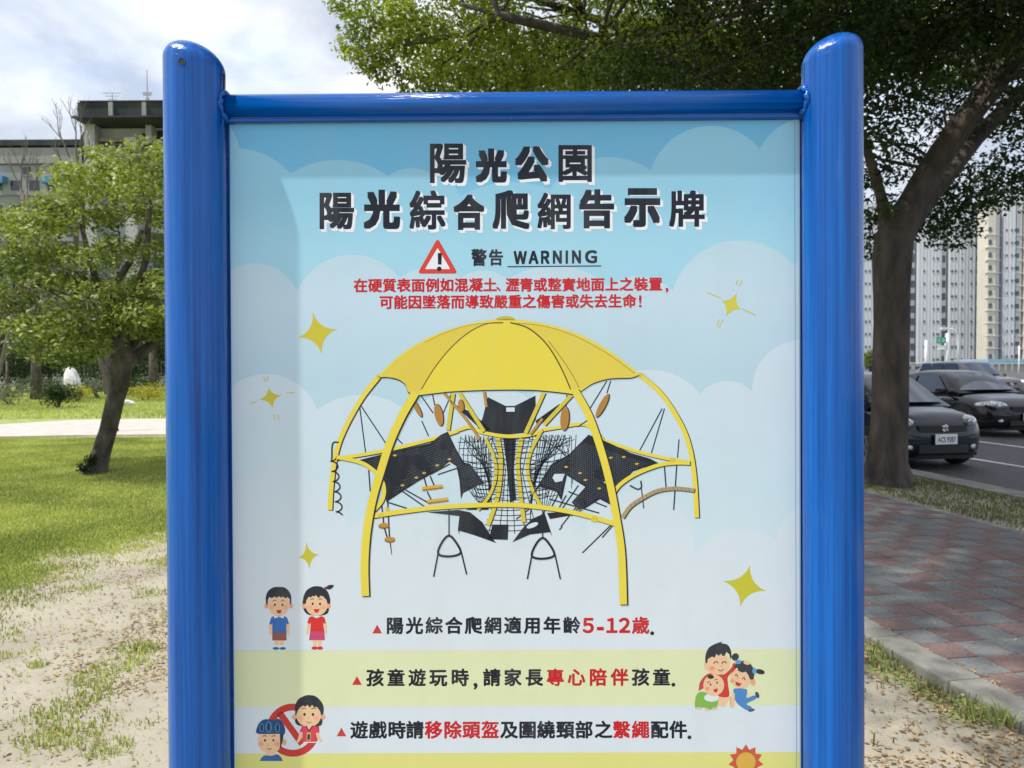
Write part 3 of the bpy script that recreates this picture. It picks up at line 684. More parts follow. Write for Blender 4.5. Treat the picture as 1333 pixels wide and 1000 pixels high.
# ------------------------------------------------------------------ towers right
tW = mat('tower_white', (.52,.55,.58), .8, col2=(.60,.62,.65), scale=.15)
tG = mat('tower_grey', (.52,.54,.56), .8, col2=(.6,.62,.64), scale=.15)
tC = mat('tower_cream', (.56,.525,.455), .8, col2=(.64,.60,.52), scale=.15)
winM = mat('tower_window', (.06,.08,.10), .25, col2=(.10,.13,.16), scale=1)
Yt = 184.0; FL = 16.42
def tower(root, segs, ytop, ybot, floors, Yd):
    proto = {}
    ng = 0
    for (p0, p1, kind, wins) in segs:
        m = {'w': tW, 'g': tG, 'c': tC, 'r': tG}[kind]
        off = {'w': 0, 'g': -.5, 'c': .8, 'r': -.8}[kind]
        pbox('wall', p0+.05, p1-.05, ytop + (3 if kind=='r' else 0), ybot, Yd, 4, m, root, off)
        if kind == 'w':
            for q in np.arange(p0+2.2, p1-1, 4.4): pbox('pilaster', q, q+.5, ytop+1, ybot, Yd, .2, tW, root, off+.06)
        for f in range(floors):
            yb = ybot-8 - f*FL
            if kind in 'cg': pbox('floor_slab', p0, p1, yb+5.6, yb+7.0, Yd, 1.0, tC if kind=='c' else tW, root, off+.2)
            for (wx, ww, wh) in wins:
                key = (ww, wh)
                x = at(wx, yb, Yd)
                if key not in proto:
                    w_ = ww/F*Yd; h_ = wh/F*Yd
                    proto[key] = MB().box(-w_/2, w_/2, -.06, .06, -h_/2, h_/2).build('window', winM, root); o = proto[key]
                else: o = proto[key].copy(); COL.objects.link(o); o.parent = root
                o.location = (x.x-root.location.x, Yd-off-.07-root.location.y, x.z-root.location.z)
tw1 = empty('apartment_tower', (at(1200,472,Yt).x, Yt, 0), label='wide white apartment tower with many small windows behind the parked cars', cat='building')
tower(tw1, [(1085,1112,'w',[(1092,2,3.4),(1102,2,3.4)]),(1112,1122,'r',[(1117,5,9)]),(1122,1150,'w',[(1127,1.8,3.2),(1132,1.8,3.2),(1143,2,3.2)]),(1150,1184,'w',[(1160,2,3.2),(1174,2,3.2)]),(1184,1194,'r',[(1190,5,9)]),(1194,1227,'w',[(1203,1.8,3.2),(1215,1.8,3.2),(1220.5,3.2,2.6)]),(1227,1235,'r',[(1230.5,4.6,9)]),(1235,1271,'w',[(1239,3.2,2.6),(1244,1.8,3.2),(1252,1.8,3.2),(1264,1.8,3.2)]),(1271,1284,'g',[(1275,5.5,5.5)])], 264, 476, 12, Yt)
Yu = 176.0
tw2 = empty('apartment_tower', (at(1330,472,Yu).x, Yu, 0), label='cream apartment tower with projecting balconies at the right edge', cat='building')
tower(tw2, [(1281.5,1294,'c',[(1286,4,6)]),(1294,1304,'g',[]),(1304,1323,'w',[(1310.5,1.8,3),(1317,1.8,3),(1321,1.8,3)]),(1323,1333,'g',[(1326,4,5.5)]),(1333,1360,'c',[(1340,5,6),(1352,5,6)]),(1360,1400,'w',[(1370,2,3),(1382,2,3),(1392,2,3)])], 258, 472, 11, Yu)
# low street-level buildings
Yl = 120.0
lb = empty('low_building', (at(1310,472,Yl).x, Yl, 0), label='low shed with a pale blue roof below the cream tower', cat='shed')
pbox('wall', 1285, 1400, 474, 484, Yl, 8, tC, lb); pbox('roof', 1283, 1402, 467, 473.8, Yl, 9, mat('shed_roof', (.22,.36,.48), .5, col2=(.3,.45,.56), scale=1), lb, .6)
for k in range(12): pbox('post', 1288+k*8.5, 1289+k*8.5, 474, 484, Yl, .2, railM, lb, .8)
Yl = 150.0
lc = empty('low_building', (at(1220,472,Yl).x, Yl, 0), label='long low beige wall building at the foot of the white tower', cat='building')
pbox('wall', 1090, 1283, 474, 484, Yl, 8, tG, lc); pbox('roof', 1088, 1284, 472, 473.8, Yl, 8.5, tC, lc, .3)
for k in range(14): pbox('window', 1100+k*13, 1108+k*13, 477, 482, Yl, .2, winM, lc, .03)
# street furniture far
polM = mat('pole_paint', (.62,.64,.66), .45)
Ys = 62.0
def pole(px, py0, Yd, r, label, name='street_lamp', arm=None, sign=False):
    b = at(px, 500, Yd); o = empty(name, (b.x, Yd, -.1), label=label, cat=name.replace('_',' ')); h_ = at(px, py0, Yd).z+.1
    if arm:
        R_ = arm/F*Yd
        pts = [Vector((0,0,0)), Vector((0,0,h_-1.3)), Vector((-.12*R_,0,h_-.6)), Vector((-.4*R_,0,h_-.15)), Vector((-R_,0,h_))]
        MB().tube(pts, [r,r*.8,r*.7,r*.6,r*.5], 8).build('pole', polM, o, True)
        MB().box(-R_-.5, -R_+.1, -.15, .15, h_-.12, h_+.05).build('lamp_head', polM, o)
    else: MB().tube([(0,0,0),(0,0,h_)],[r,r*.8],8).build('pole', polM, o, True)
    return o
pole(1247, 427, Ys, .11, 'pale curved street lamp beside the green road sign', arm=15)
o = pole(1232, 434, Ys, .2, 'thick pale pole carrying the green road sign', name='sign_pole')
o_ = o; sg = MB().box(-.95,-.2,-.25,-.2,at(0,452,Ys).z-.0,at(0,444,Ys).z).build('sign_panel', mat('sign_green', (.0,.32,.16), .4), o_)
mb = MB(); zc = at(0,448,Ys).z
for (x_, z_, w_, h_) in ((-.75,.1,.2,.03),(-.75,0,.16,.03),(-.75,-.1,.22,.03),(-.42,.12,.16,.03),(-.48,-.02,.03,.2),(-.36,-.02,.03,.2),(-.42,-.12,.16,.03)): mb.box(x_-w_/2,x_+w_/2,-.262,-.252,zc+z_-h_/2,zc+z_+h_/2)
mb.build('sign_symbol', mat('sign_white', (.8,.8,.8), .5), o_)
MB().box(-1.6,-.15,-.05,.05,zc-.45,zc-.38).build('bracket', polM, o_)
MB().box(-.8,-.3,-.2,-.1,zc-.75,zc-.42).build('small_plate', mat('plate_white', (.75,.78,.76), .5), o_)
pole(1205, 443, 66, .14, 'slim pale pole left of the green road sign', name='utility_pole')
o = pole(1326, 450, 60, .06, 'thin dark pole at the right edge below the cream tower', name='utility_pole')
# ------------------------------------------------------------------ cars
carP = {'navy': mat('car_paint_navy', (.004,.007,.016), .25, coat=.45, spec=.3, metal=.0, col2=(.010,.016,.034), scale=40),
        'black': mat('car_paint_black', (.003,.0035,.006), .22, coat=.45, spec=.3, metal=.0, col2=(.008,.009,.013), scale=40),
        'grey': mat('car_paint_grey', (.05,.05,.055), .25, coat=1.0, metal=.5, col2=(.06,.06,.065), scale=40),
        'blue': mat('car_paint_blue', (.02,.08,.22), .25, coat=1.0, metal=.2, col2=(.025,.09,.24), scale=40)}
glassC = mat('car_glass', (.010,.022,.05), .03, spec=.8, coat=.4)
rubM = mat('tyre_rubber', (.012,.012,.012), .85)
rimM = mat('rim_metal', (.35,.36,.38), .3, metal=.8)
chrM = mat('chrome', (.75,.77,.8), .25, metal=.7)
lampM = mat('lamp_lens', (.12,.13,.14), .08, spec=.8, coat=1.0, col2=(.75,.78,.8), scale=16, contrast=(.42,.58))
blkM = mat('black_plastic', (.010,.010,.011), .5)
plateM = mat('number_plate_white', (.78,.80,.82), .45)
inkM = mat('plate_ink', (.02,.03,.05), .5)
def text_mesh(s, m, w, h, name='lettering', parent=None, off=.0):
    c = bpy.data.curves.new('t', 'FONT'); c.body = s; c.size = 1; c.offset = off
    o = bpy.data.objects.new('t', c); COL.objects.link(o); bpy.context.view_layer.update()
    me = bpy.data.meshes.new_from_object(o.evaluated_get(bpy.context.evaluated_depsgraph_get())); bpy.data.objects.remove(o)
    V = [v.co.copy() for v in me.vertices]; Fx = [tuple(p_.vertices) for p_ in me.polygons]; bpy.data.meshes.remove(me)
    x0 = min(v.x for v in V); x1 = max(v.x for v in V); y0_ = min(v.y for v in V); y1 = max(v.y for v in V)
    V = [((v.x-(x0+x1)/2)/(x1-x0)*w, (v.y-(y0_+y1)/2)/(y1-y0_)*h, 0) for v in V]
    return V, Fx
def car(label, cat, L_, Wd, Ht, hood, prof, paint, plate=None, emblem=None, suv=False, name='parked_car', group='dark cars parked at the right'):
    """x forward, y left; prof: dict of x fractions for the greenhouse"""
    root = empty(name, (0,0,0), label=label, cat=cat, group=group)
    hw = Wd/2; hl = L_/2; gc = .17
    # lower body loft
    st = []
    for f in np.linspace(-1, 1, 29):
        x = f*hl; e = max(0, abs(f)-.80)/.20
        w = hw*(1-.30*e**2.2 - (.14*e**8)); 
        if f > 0: zt = np.interp(f, prof['hx'], prof['hz'])
        else: zt = np.interp(f, prof['rx'], prof['rz'])
        zb = gc + .12*e**3
        x = math.copysign(hl*(abs(f)**.92), f) if abs(f) > .8 else x
        st.append((x, w, zb, zt))
    V = []; n = 0
    for (x, w, zb, zt) in st:
        hgt = zt-zb
        half = [(0, zb), (w*.80, zb), (w*.95, zb+.05), (w*.99, zb+.35*hgt), (w, zb+.58*hgt), (w*.97, zb+.78*hgt), (w*.90, zb+.92*hgt), (w*.74, zt-.012), (w*.4, zt+.012), (0, zt+.02)]
        ring = [(x, y, z) for y, z in half] + [(x, -y, z) for y, z in half[-2:0:-1]]
        n = len(ring); V += ring
    Fx = []
    for i_ in range(len(st)-1):
        for k in range(n): Fx.append((i_*n+k, (i_+1)*n+k, (i_+1)*n+(k+1)%n, i_*n+(k+1)%n))
    Fx.append(tuple(range(n))); Fx.append(tuple((len(st)-1)*n+k for k in range(n))[::-1])
    body = mesh('body', V, Fx, paint, root, True); ss = body.modifiers.new('s','SUBSURF'); ss.levels = 1; ss.render_levels = 2
    zb = prof['belt']; wb = hw*.90; wt = hw*.68
    gx = prof['gx']; gzs = prof['gz']   # greenhouse profile
    V = []; m_ = 0
    for x, z in zip(gx, gzs):
        f = (z-zb)/(Ht-zb); w = wb*(1-f)+wt*f
        ring = [(x, wb+.005, zb-.15), (x, wb, min(z, zb)), (x, w+.012, z-.07 if f > .3 else z-.01), (x, w-.05, z-.012), (x, w*.5, z+.012), (x, 0, z+.018)]
        ring = ring + [(x, -y, q_) for (_, y, q_) in ring[-2::-1]]; m_ = len(ring); V += ring
    Fx = []
    for i_ in range(len(gx)-1):
        for k in range(m_-1): Fx.append((i_*m_+k, i_*m_+k+1, (i_+1)*m_+k+1, (i_+1)*m_+k))
    roof = mesh('roof', V, Fx, paint, root, True)
    # windscreens
    def screen(nm, xa, za, xb, zb_, sgn):
        V = []; Fx = []; nu, nv = 8, 5
        for j in range(nv+1):
            f = j/nv; x = xa+(xb-xa)*f; z = za+(zb_-za)*f; g_ = (z-zb)/(Ht-zb); w = (wb*(1-g_)+wt*g_)-.07
            for i_ in range(nu+1):
                s = -1+2*i_/nu; V.append((x+sgn*(.03-.10*s*s*(1-f*.4))+sgn*.012, s*w, z+.022+.012*(1-s*s)))
        for j in range(nv):
            for i_ in range(nu): q_ = j*(nu+1)+i_; Fx.append((q_, q_+1, q_+nu+2, q_+nu+1))
        return mesh(nm, V, Fx, glassC, root, True)
    screen('windscreen', gx[-1]-.02, gzs[-1]+.035, gx[-3]+.02, gzs[-3]-.035, 1)
    screen('rear_window', gx[0]+.02, gzs[0]+.03, gx[2]-.02, gzs[2]-.04, -1)
    # side windows
    for sg in (-1, 1):
        for (xa, xb, xc, xd) in prof['side']:   # bottom rear, bottom front, top front, top rear
            z0_ = zb+.02; z1_ = Ht-.11; V = []
            for (x, z) in ((xa,z0_),(xb,z0_),(xc,z1_),(xd,z1_)):
                f = (z-zb)/(Ht-zb); V.append((x, sg*((wb*(1-f)+wt*f)+.022), z))
            mesh('side_window', V, [(0,1,2,3) if sg < 0 else (3,2,1,0)], glassC, root)
        # mirror
        mx_ = prof['mirror']
        mb = MB().box(mx_-.10, mx_+.06, -.11, .11, -.07, .08, Matrix.Translation((0, sg*(hw+.09), zb+.06))); m__ = mb.build('mirror', paint, root); bevel(m__, .04, 3)
        MB().box(mx_-.02, mx_+.04, sg*hw*.86 if sg>0 else -(hw+.02), (hw+.02) if sg>0 else -hw*.86, zb-.0, zb+.04).build('mirror_arm', blkM, root)
        for k, x in enumerate(prof['doors']):
            MB().box(x-.004, x+.004, min(sg*hw*.975, sg*(hw+.004)), max(sg*hw*.975, sg*(hw+.004)), .35, zb-.05).build('door_gap', blkM, root)
    # wheels
    wr = prof['wr']
    for x in (prof['wx0'], prof['wx1']):
        for sg in (-1, 1):
            wl = bpy.data.objects.new('wheel', None); COL.objects.link(wl); wl.parent = root; wl.location = (x, sg*(hw-.10), wr)
            V = []; Fx = []; nn = 28
            for (yy_, r_) in ((-.10,wr*.6),(-.10,wr*.93),(-.07,wr),(.07,wr),(.115,wr*.93),(.118,wr*.66)):
                for k in range(nn): a_ = 2*math.pi*k/nn; V.append((r_*math.cos(a_), sg*yy_, r_*math.sin(a_)))
            for j in range(5):
                for k in range(nn): Fx.append((j*nn+k, j*nn+(k+1)%nn, (j+1)*nn+(k+1)%nn, (j+1)*nn+k))
            mesh('tyre', V, Fx, rubM, wl, True)
            mb = MB()
            for k in range(7):
                a_ = 2*math.pi*k/7; Mx = Matrix.Rotation(a_, 4, 'Y')
                y_a, y_b = sorted((sg*.09, sg*.108)); mb.box(.02, wr*.66, y_a, y_b, -.028, .028, Mx)
            V = []; 
            for (yy_, r_) in ((.118,wr*.68),(.112,wr*.60),(.06,wr*.58),(.055,0.01)):
                for k in range(nn): a_ = 2*math.pi*k/nn; V.append((r_*math.cos(a_), sg*yy_, r_*math.sin(a_)))
            mb.add(V, [(j*nn+k, j*nn+(k+1)%nn, (j+1)*nn+(k+1)%nn, (j+1)*nn+k) for j in range(3) for k in range(nn)])
            mb.build('rim', rimM, wl, False)
            # arch
            V = []; 
            for k in range(25):
                a_ = math.pi*(-.12+1.24*k/24); V += [(x+math.cos(a_)*(wr+.012), sg*(hw+.004), wr+math.sin(a_)*(wr+.012)), (x+math.cos(a_)*(wr+.07), sg*(hw+.002), wr+math.sin(a_)*(wr+.06))]
            mesh('wheel_arch', V, [(2*k,2*k+1,2*k+3,2*k+2) for k in range(24)], blkM, root)
            V = [(x, sg*(hw+.003), wr)]+[(x+math.cos(a_)*(wr+.03), sg*(hw+.003), max(wr+math.sin(a_)*(wr+.03), gc-.02)) for a_ in np.linspace(0,2*math.pi,25)]
            mesh('wheel_well', V, [(0,k,k+1) for k in range(1,25)], blkM, root)
    import bmesh
    def blob(nm, loc, sc, rot, m, flat=None):
        bm = bmesh.new(); bmesh.ops.create_uvsphere(bm, u_segments=20, v_segments=12, radius=1)
        Mx = Matrix.Translation(loc) @ Matrix.Rotation(rot[2],4,'Z') @ Matrix.Rotation(rot[1],4,'Y') @ Matrix.Rotation(rot[0],4,'X') @ Matrix.Diagonal((*sc,1))
        bm.transform(Mx); me = bpy.data.meshes.new(nm); bm.to_mesh(me); bm.free(); me.materials.append(m)
        me.polygons.foreach_set('use_smooth', [True]*len(me.polygons))
        o = bpy.data.objects.new(nm, me); COL.objects.link(o); o.parent = root; return o
    for sg in (-1, 1):
        hx, hy, hz, s1, s2, s3, yw, pt = prof['lamp']
        h_ = blob('headlight', (hx, sg*hy, hz), (s1,s2,s3), (sg*pt, 0, sg*yw), lampM)
        c_ = blob('reflector', (hx+.035, sg*(hy-.03), hz), (s1*.8,s3*.8,s3*.8), (0,0,sg*yw), chrM); c_.parent = h_
        blob('fog_lamp', (prof['fog'][0], sg*prof['fog'][1], prof['fog'][2]), (.05,.07,.045), (0,0,sg*.4), lampM)
    gr = prof['grille']   # x, halfw, z0, z1
    def bowpanel(nm, x, w, z0_, z1_, m, bow=.10, th_=.02):
        V = []; nu = 10
        for i_ in range(nu+1):
            s = -1+2*i_/nu; xx_ = x-bow*s*s
            V += [(xx_, s*w, z0_), (xx_, s*w, z1_), (xx_-.06, s*w, z0_), (xx_-.06, s*w, z1_)]
        Fx = []
        for i_ in range(nu):
            a_ = 4*i_; b_ = a_+4
            Fx += [(a_,b_,b_+1,a_+1),(a_+1,b_+1,b_+3,a_+3),(a_+2,a_,b_,b_+2)]
        Fx += [(0,1,3,2),(4*nu,4*nu+2,4*nu+3,4*nu+1)]
        return mesh(nm, V, Fx, m, root)
    bowpanel('grille', *gr, blkM, bow=prof['bow'])
    bowpanel('air_intake', *prof['intake'], blkM, bow=prof['bow'])
    bowpanel('bumper_strip', *prof['strip'], prof.get('stripm', paint), bow=prof['bow'])
    px_ = prof['plate']
    pl = MB().box(px_[0]-.01, px_[0]+.006, -.19, .19, px_[1]-.08, px_[1]+.08).build('number_plate', plateM, root); bevel(pl, .006)
    if plate:
        V, Fx = text_mesh(plate, inkM, .31 if len(plate) > 3 else .12, .085, off=.02)
        ox = 0 if len(plate) > 3 else -.1
        mesh('lettering', [(px_[0]+.0075, x+ox, px_[1]+y-.005) for x, y, _ in V], Fx, inkM, pl)
        MB().tube([(px_[0]-.0,-.15,px_[1]+.058),(px_[0]+.01,-.15,px_[1]+.058)],.007,6).build('plate_bolt', chrM, pl)
    if emblem == 'S':
        pts = [(-.30,.5),(.30,1),(1.0,.42),(.55,.08),(.25,.35),(-.1,.55),(-.35,.3),(1.0,-.42),(.62,-.72),(.30,-.5),(-.30,-1),(-1,-.42),(-.55,-.08),(-.25,-.35),(.1,-.55),(.35,-.3),(-1,.42),(-.62,.72)]
        r_ = .058; ex, ez = prof['emb']
        V = [(ex, x*r_, z*r_+ez) for x, z in pts]; V2 = [(ex-.02, y_, z_) for _, y_, z_ in V]
        tri = tessellate_polygon([[Vector((y_, z_, 0)) for _, y_, z_ in V]]); nn = len(V)
        mesh('emblem', V+V2, [tuple(t_) for t_ in tri]+[(k,(k+1)%nn,nn+(k+1)%nn,nn+k) for k in range(nn)], chrM, root)
    elif emblem:
        ex, ez = prof['emb']; mb = MB()
        pts = [(ex, math.cos(t_)*.075, ez+math.sin(t_)*.045) for t_ in np.linspace(0,2*math.pi,21)]; mb.tube(pts, .009, 6, False)
        mb.tube([(ex,-.04,ez+.02),(ex,.04,ez-.02)],.008,6).tube([(ex,-.04,ez-.02),(ex,.04,ez+.02)],.008,6); mb.build('emblem', chrM, root)
    MB().box(-hl*.9, hl*.9, -hw*.8, hw*.8, gc-.02, gc+.12).build('underbody', blkM, root)
    for sg in (-1,1):
        mb = MB().box(prof['mirror']-.55, prof['mirror']-.38, min(sg*hw*.99,sg*(hw+.02)), max(sg*hw*.99,sg*(hw+.02)), zb-.13, zb-.10); mb.build('door_handle', paint, root)
    return root
heading = math.atan2(-Dd.y, -Dd.x)
def place(root, front_pt, L_, hd=None):
    hd = heading if hd is None else hd
    root.rotation_euler = (0,0,hd); f = Vector((math.cos(hd), math.sin(hd), 0)); p_ = Vector((front_pt.x, front_pt.y, 0)) - f*L_/2; root.location = (p_.x, p_.y, -.12)
hatch = dict(hx=[0,.42,.62,.86,.96,1],hz=[.93,.97,.96,.86,.70,.60],rx=[-1,-.97,-.8,0],rz=[.75,.9,.95,.93],belt=.94,
  gx=[-1.86,-1.78,-1.45,-.6,.0,.42,.75,1.12],gz=[.96,1.12,1.44,1.50,1.50,1.42,1.22,.96],side=[(-.55,.72,.22,-.42),(-1.4,-.63,-.5,-1.2)],mirror=.78,doors=[.86,-.58],
  wr=.30,wx0=-1.22,wx1=1.24,lamp=(1.60,.64,.74,.30,.15,.105,-.55,0),fog=(1.84,.56,.36),grille=(1.93,.42,.60,.70),intake=(1.955,.43,.27,.40),strip=(1.965,.46,.22,.245),bow=.035,plate=(1.97,.49),emb=(1.945,.66))
c1 = car('dark navy hatchback with number plate ACS 9287 parked behind the thick tree trunk', 'car', 3.85, 1.70, 1.51, .9, hatch, carP['navy'], 'ACS 9287', 'S')
f1 = gp(1231, 571, .38); place(c1, f1, 3.9)
sedan = dict(hx=[0,.36,.6,.86,.96,1],hz=[.92,.96,.94,.84,.70,.60],rx=[-1,-.96,-.72,-.4,0],rz=[.72,.92,1.0,.96,.92],belt=.93,
  gx=[-1.72,-1.45,-.95,-.4,.1,.5,.86,1.22],gz=[.98,1.14,1.38,1.455,1.46,1.42,1.24,.96],side=[(-.35,.86,.36,-.28),(-1.15,-.43,-.36,-.85)],mirror=.86,doors=[.98,-.39],
  wr=.33,wx0=-1.35,wx1=1.42,lamp=(1.98,.66,.71,.34,.17,.10,-.5,0),fog=(2.23,.62,.38),grille=(2.355,.40,.56,.69),intake=(2.375,.46,.27,.38),strip=(2.385,.48,.22,.245),bow=.04,plate=(2.395,.46),emb=(2.37,.66))
c2_ = car('black four-door car with clear headlights parked beyond the hatchback', 'car', 4.7, 1.80, 1.47, .9, sedan, carP['black'], '0A', 'o')
h2 = gp(1290, 527, .60); place(c2_, h2 + Nn*.66 - Dd*.35, 4.7)
suvp = dict(hx=[0,.36,.6,.88,.97,1],hz=[1.04,1.10,1.08,1.0,.85,.7],rx=[-1,-.97,-.8,0],rz=[.9,1.05,1.06,1.04],belt=1.05,
  gx=[-2.1,-2.0,-1.75,-.6,.1,.45,.72,1.02],gz=[1.08,1.3,1.62,1.68,1.68,1.60,1.38,1.09],side=[(-.45,.66,.26,-.4),(-1.15,-.53,-.48,-1.1),(-1.85,-1.22,-1.17,-1.7)],mirror=.74,doors=[.86,-.49],
  wr=.35,wx0=-1.3,wx1=1.4,lamp=(1.98,.66,.86,.22,.17,.11,-.4,0),fog=(2.18,.62,.45),grille=(2.26,.44,.68,.86),intake=(2.27,.52,.34,.46),strip=(2.28,.68,.28,.33),bow=.12,plate=(2.29,.58),emb=(2.28,.80),stripm=chrM)
c3 = car('dark grey utility vehicle parked at the right edge behind the black car', 'car', 4.6, 1.82, 1.70, 1, suvp, carP['grey'], None, 'o')
place(c3, gp(1318, 508, .46), 4.6)
c4 = car('blue car just visible between the right post and the thick trunk', 'car', 4.5, 1.8, 1.70, 1, suvp, carP['blue'], None, 'o')
q = at(1120, 500, 24); place(c4, q, 4.6)
# ------------------------------------------------------------------ the information board
LEAN, YAW = math.radians(1.13), math.radians(-.55)
SM3 = Matrix.Rotation(YAW,3,'Z') @ Matrix.Rotation(-LEAN,3,'X')
Cc = ray(666.5, 500)*1.27 + Vector((0,0,H))
Vv = SM3 @ Vector((0,0,1)); O_ = Cc - Vv*(Cc.z/Vv.z)
sign = empty('information_board', O_, label='blue framed playground information board with a yellow climbing dome and Chinese warning text', cat='sign')
sign.rotation_euler = SM3.to_euler()
SI = SM3.transposed()
camL = SI @ (Vector((0,0,H)) - O_)
def SP(px, py, w=0.0):
    """photograph point -> board coordinates (x right, y into the board, z up) on the plane w in front of the panel face"""
    d = SI @ ray(px, py); k = (-w - camL.y)/d.y; q = camL + d*k; return (q.x, -w, q.z)
# panel
PT = [SP(297.5,163), SP(1041,155.5)]
ul = (SP(298,163)[0]+SP(306,1000)[0])/2; ur = (SP(1041,155)[0]+SP(1043,1000)[0])/2; vt = (SP(297.5,163)[2]+SP(1041,155.5)[2])/2; vb = .52
# blue paint; streaks in its colour stand in for reflections
blueP = mat('blue_enamel', (.001,.058,.31), .2, coat=.16, spec=.3, col2=(.002,.075,.37), scale=3)
t = blueP.node_tree; p = t.nodes['Principled BSDF']; tcn = t.nodes['Texture Coordinate']
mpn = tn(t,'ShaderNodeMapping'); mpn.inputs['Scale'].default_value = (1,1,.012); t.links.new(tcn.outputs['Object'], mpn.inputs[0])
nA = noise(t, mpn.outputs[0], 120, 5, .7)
nC = noise(t, tcn.outputs['Object'], 5, 3, .5)
sm = tn(t,'ShaderNodeMath', operation='MULTIPLY_ADD'); sm.inputs[1].default_value = 1.0; t.links.new(nA, sm.inputs[0])
s3_ = tn(t,'ShaderNodeMath', operation='MULTIPLY'); s3_.inputs[1].default_value = 1.2; t.links.new(nC, s3_.inputs[0]); t.links.new(s3_.outputs[0], sm.inputs[2])
bp = tn(t,'ShaderNodeBump'); bp.inputs['Strength'].default_value = .4; bp.inputs['Distance'].default_value = .004; t.links.new(sm.outputs[0], bp.inputs['Height'])
t.links.new(bp.outputs[0], p.inputs['Normal']); t.links.new(bp.outputs[0], p.inputs['Coat Normal'])
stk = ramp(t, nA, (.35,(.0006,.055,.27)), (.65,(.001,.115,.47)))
mpd = tn(t,'ShaderNodeMapping'); mpd.inputs['Scale'].default_value = (1,1,.12); t.links.new(tcn.outputs['Object'], mpd.inputs[0])
dst = ramp(t, noise(t, mpd.outputs[0], 26, 9, .75), (.58,(0,0,0)), (.8,(.12,.12,.12)))
chp = ramp(t, noise(t, tcn.outputs['Object'], 170, 5, .7), (.715,(0,0,0)), (.74,(.7,.7,.7)))
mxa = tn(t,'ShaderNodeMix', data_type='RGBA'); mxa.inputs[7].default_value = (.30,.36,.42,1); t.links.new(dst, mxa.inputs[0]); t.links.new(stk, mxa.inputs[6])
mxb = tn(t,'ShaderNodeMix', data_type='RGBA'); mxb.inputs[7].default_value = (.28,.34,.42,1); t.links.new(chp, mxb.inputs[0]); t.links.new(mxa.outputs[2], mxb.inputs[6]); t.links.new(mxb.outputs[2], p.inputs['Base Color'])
scr = ramp(t, noise(t, tcn.outputs['Object'], 60, 8, .8), (.68,(.0,)*3), (.74,(.25,)*3))
m5 = tn(t,'ShaderNodeMath', operation='ADD'); m5.inputs[1].default_value = .16; t.links.new(scr, m5.inputs[0]); t.links.new(m5.outputs[0], p.inputs['Roughness'])
railP = blueP.copy(); railP.name = 'blue_enamel_rail'  # rail copy: the painted reflection streaks run along its length
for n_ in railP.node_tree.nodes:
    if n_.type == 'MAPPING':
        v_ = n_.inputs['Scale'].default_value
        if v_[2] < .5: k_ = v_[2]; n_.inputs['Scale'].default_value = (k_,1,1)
EY = -.012   # post axis behind the panel face
def post(pxl, pxr, shear, label):
    cx = (SP(pxl[0],100,-EY)[0]+SP(pxr[0],100,-EY)[0]+SP(pxl[1],1000,-EY)[0]+SP(pxr[1],1000,-EY)[0])/4
    r = ((SP(pxr[0],100,-EY)[0]-SP(pxl[0],100,-EY)[0])+(SP(pxr[1],1000,-EY)[0]-SP(pxl[1],1000,-EY)[0]))/4*.934
    return cx, r
def build_post(cx, r, ztop, shear, lb):
    V = []; nn = 72; prof = []
    zb = ztop - r*.80
    prof += [(r, -.35), (r, .6), (r, 1.2), (r, zb-.15), (r,zb-.01), (r, zb)]
    for k in range(1, 13):
        a_ = k/12*math.pi/2; prof.append((r*math.cos(a_)**.92 if k<12 else .0005, zb+ r*.78*math.sin(a_)))
    for (rr_, z) in prof:
        for k in range(nn):
            a_ = 2*math.pi*k/nn; x = rr_*math.cos(a_); y = rr_*math.sin(a_)
            f = max(0, min(1, (z-(zb-.08))/.08)) if z < zb else 1
            V.append((cx+x, EY+y, z + (shear*(rr_*math.cos(a_))*(1.0 if z>=zb-.001 else 0)) - (shear*0)))
    Fx = [(j*nn+k, j*nn+(k+1)%nn, (j+1)*nn+(k+1)%nn, (j+1)*nn+k) for j in range(len(prof)-1) for k in range(nn)]
    Fx.append(tuple((len(prof)-1)*nn+k for k in range(nn)))
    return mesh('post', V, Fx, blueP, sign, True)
cxl, rl = post((213,220.5),(293,302.5),0,''); cxr, rr1 = post((1043,1044.5),(1123,1125),0,'')
zl = SP(253,57,-EY)[2]; zr_ = SP(1083,47,-EY)[2]
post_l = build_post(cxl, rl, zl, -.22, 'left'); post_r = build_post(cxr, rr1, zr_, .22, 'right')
# cap weld lines
for (po, cx, r, zt, sh) in ((post_l,cxl,rl,zl,-.22),(post_r,cxr,rr1,zr_,.22)):
    zb = zt-r*.80; pts = [(cx+math.cos(a_)*(r-.0006), EY+math.sin(a_)*(r-.0006), zb+sh*r*math.cos(a_)) for a_ in np.linspace(0,2*math.pi,61)]
    MB().tube(pts, .0008, 6, False).build('weld_bead', blueP, po, True)
# drilled hole in left post
hp = SP(238.5,82, -EY+rl*.9); ang = math.asin(max(-1,min(1,(hp[0]-cxl)/rl))); nrm = Vector((math.sin(ang), -math.cos(ang), 0))
hc = Vector((cxl,EY,hp[2])) + nrm*rl
tmp = MB(); tmp.tube([hc-nrm*.004, hc+nrm*.0007], .0052, 24); tmp.build('drilled_hole', blkM, post_l)
ring = []; side = Vector((nrm.y,-nrm.x,0))
pts = [hc + nrm*.0004 + (side*math.cos(a_)+Vector((0,0,1))*math.sin(a_))*.0056 for a_ in np.linspace(0,2*math.pi,25)]
MB().tube(pts, .0008, 6, False).build('hole_rim', blueP, post_l)
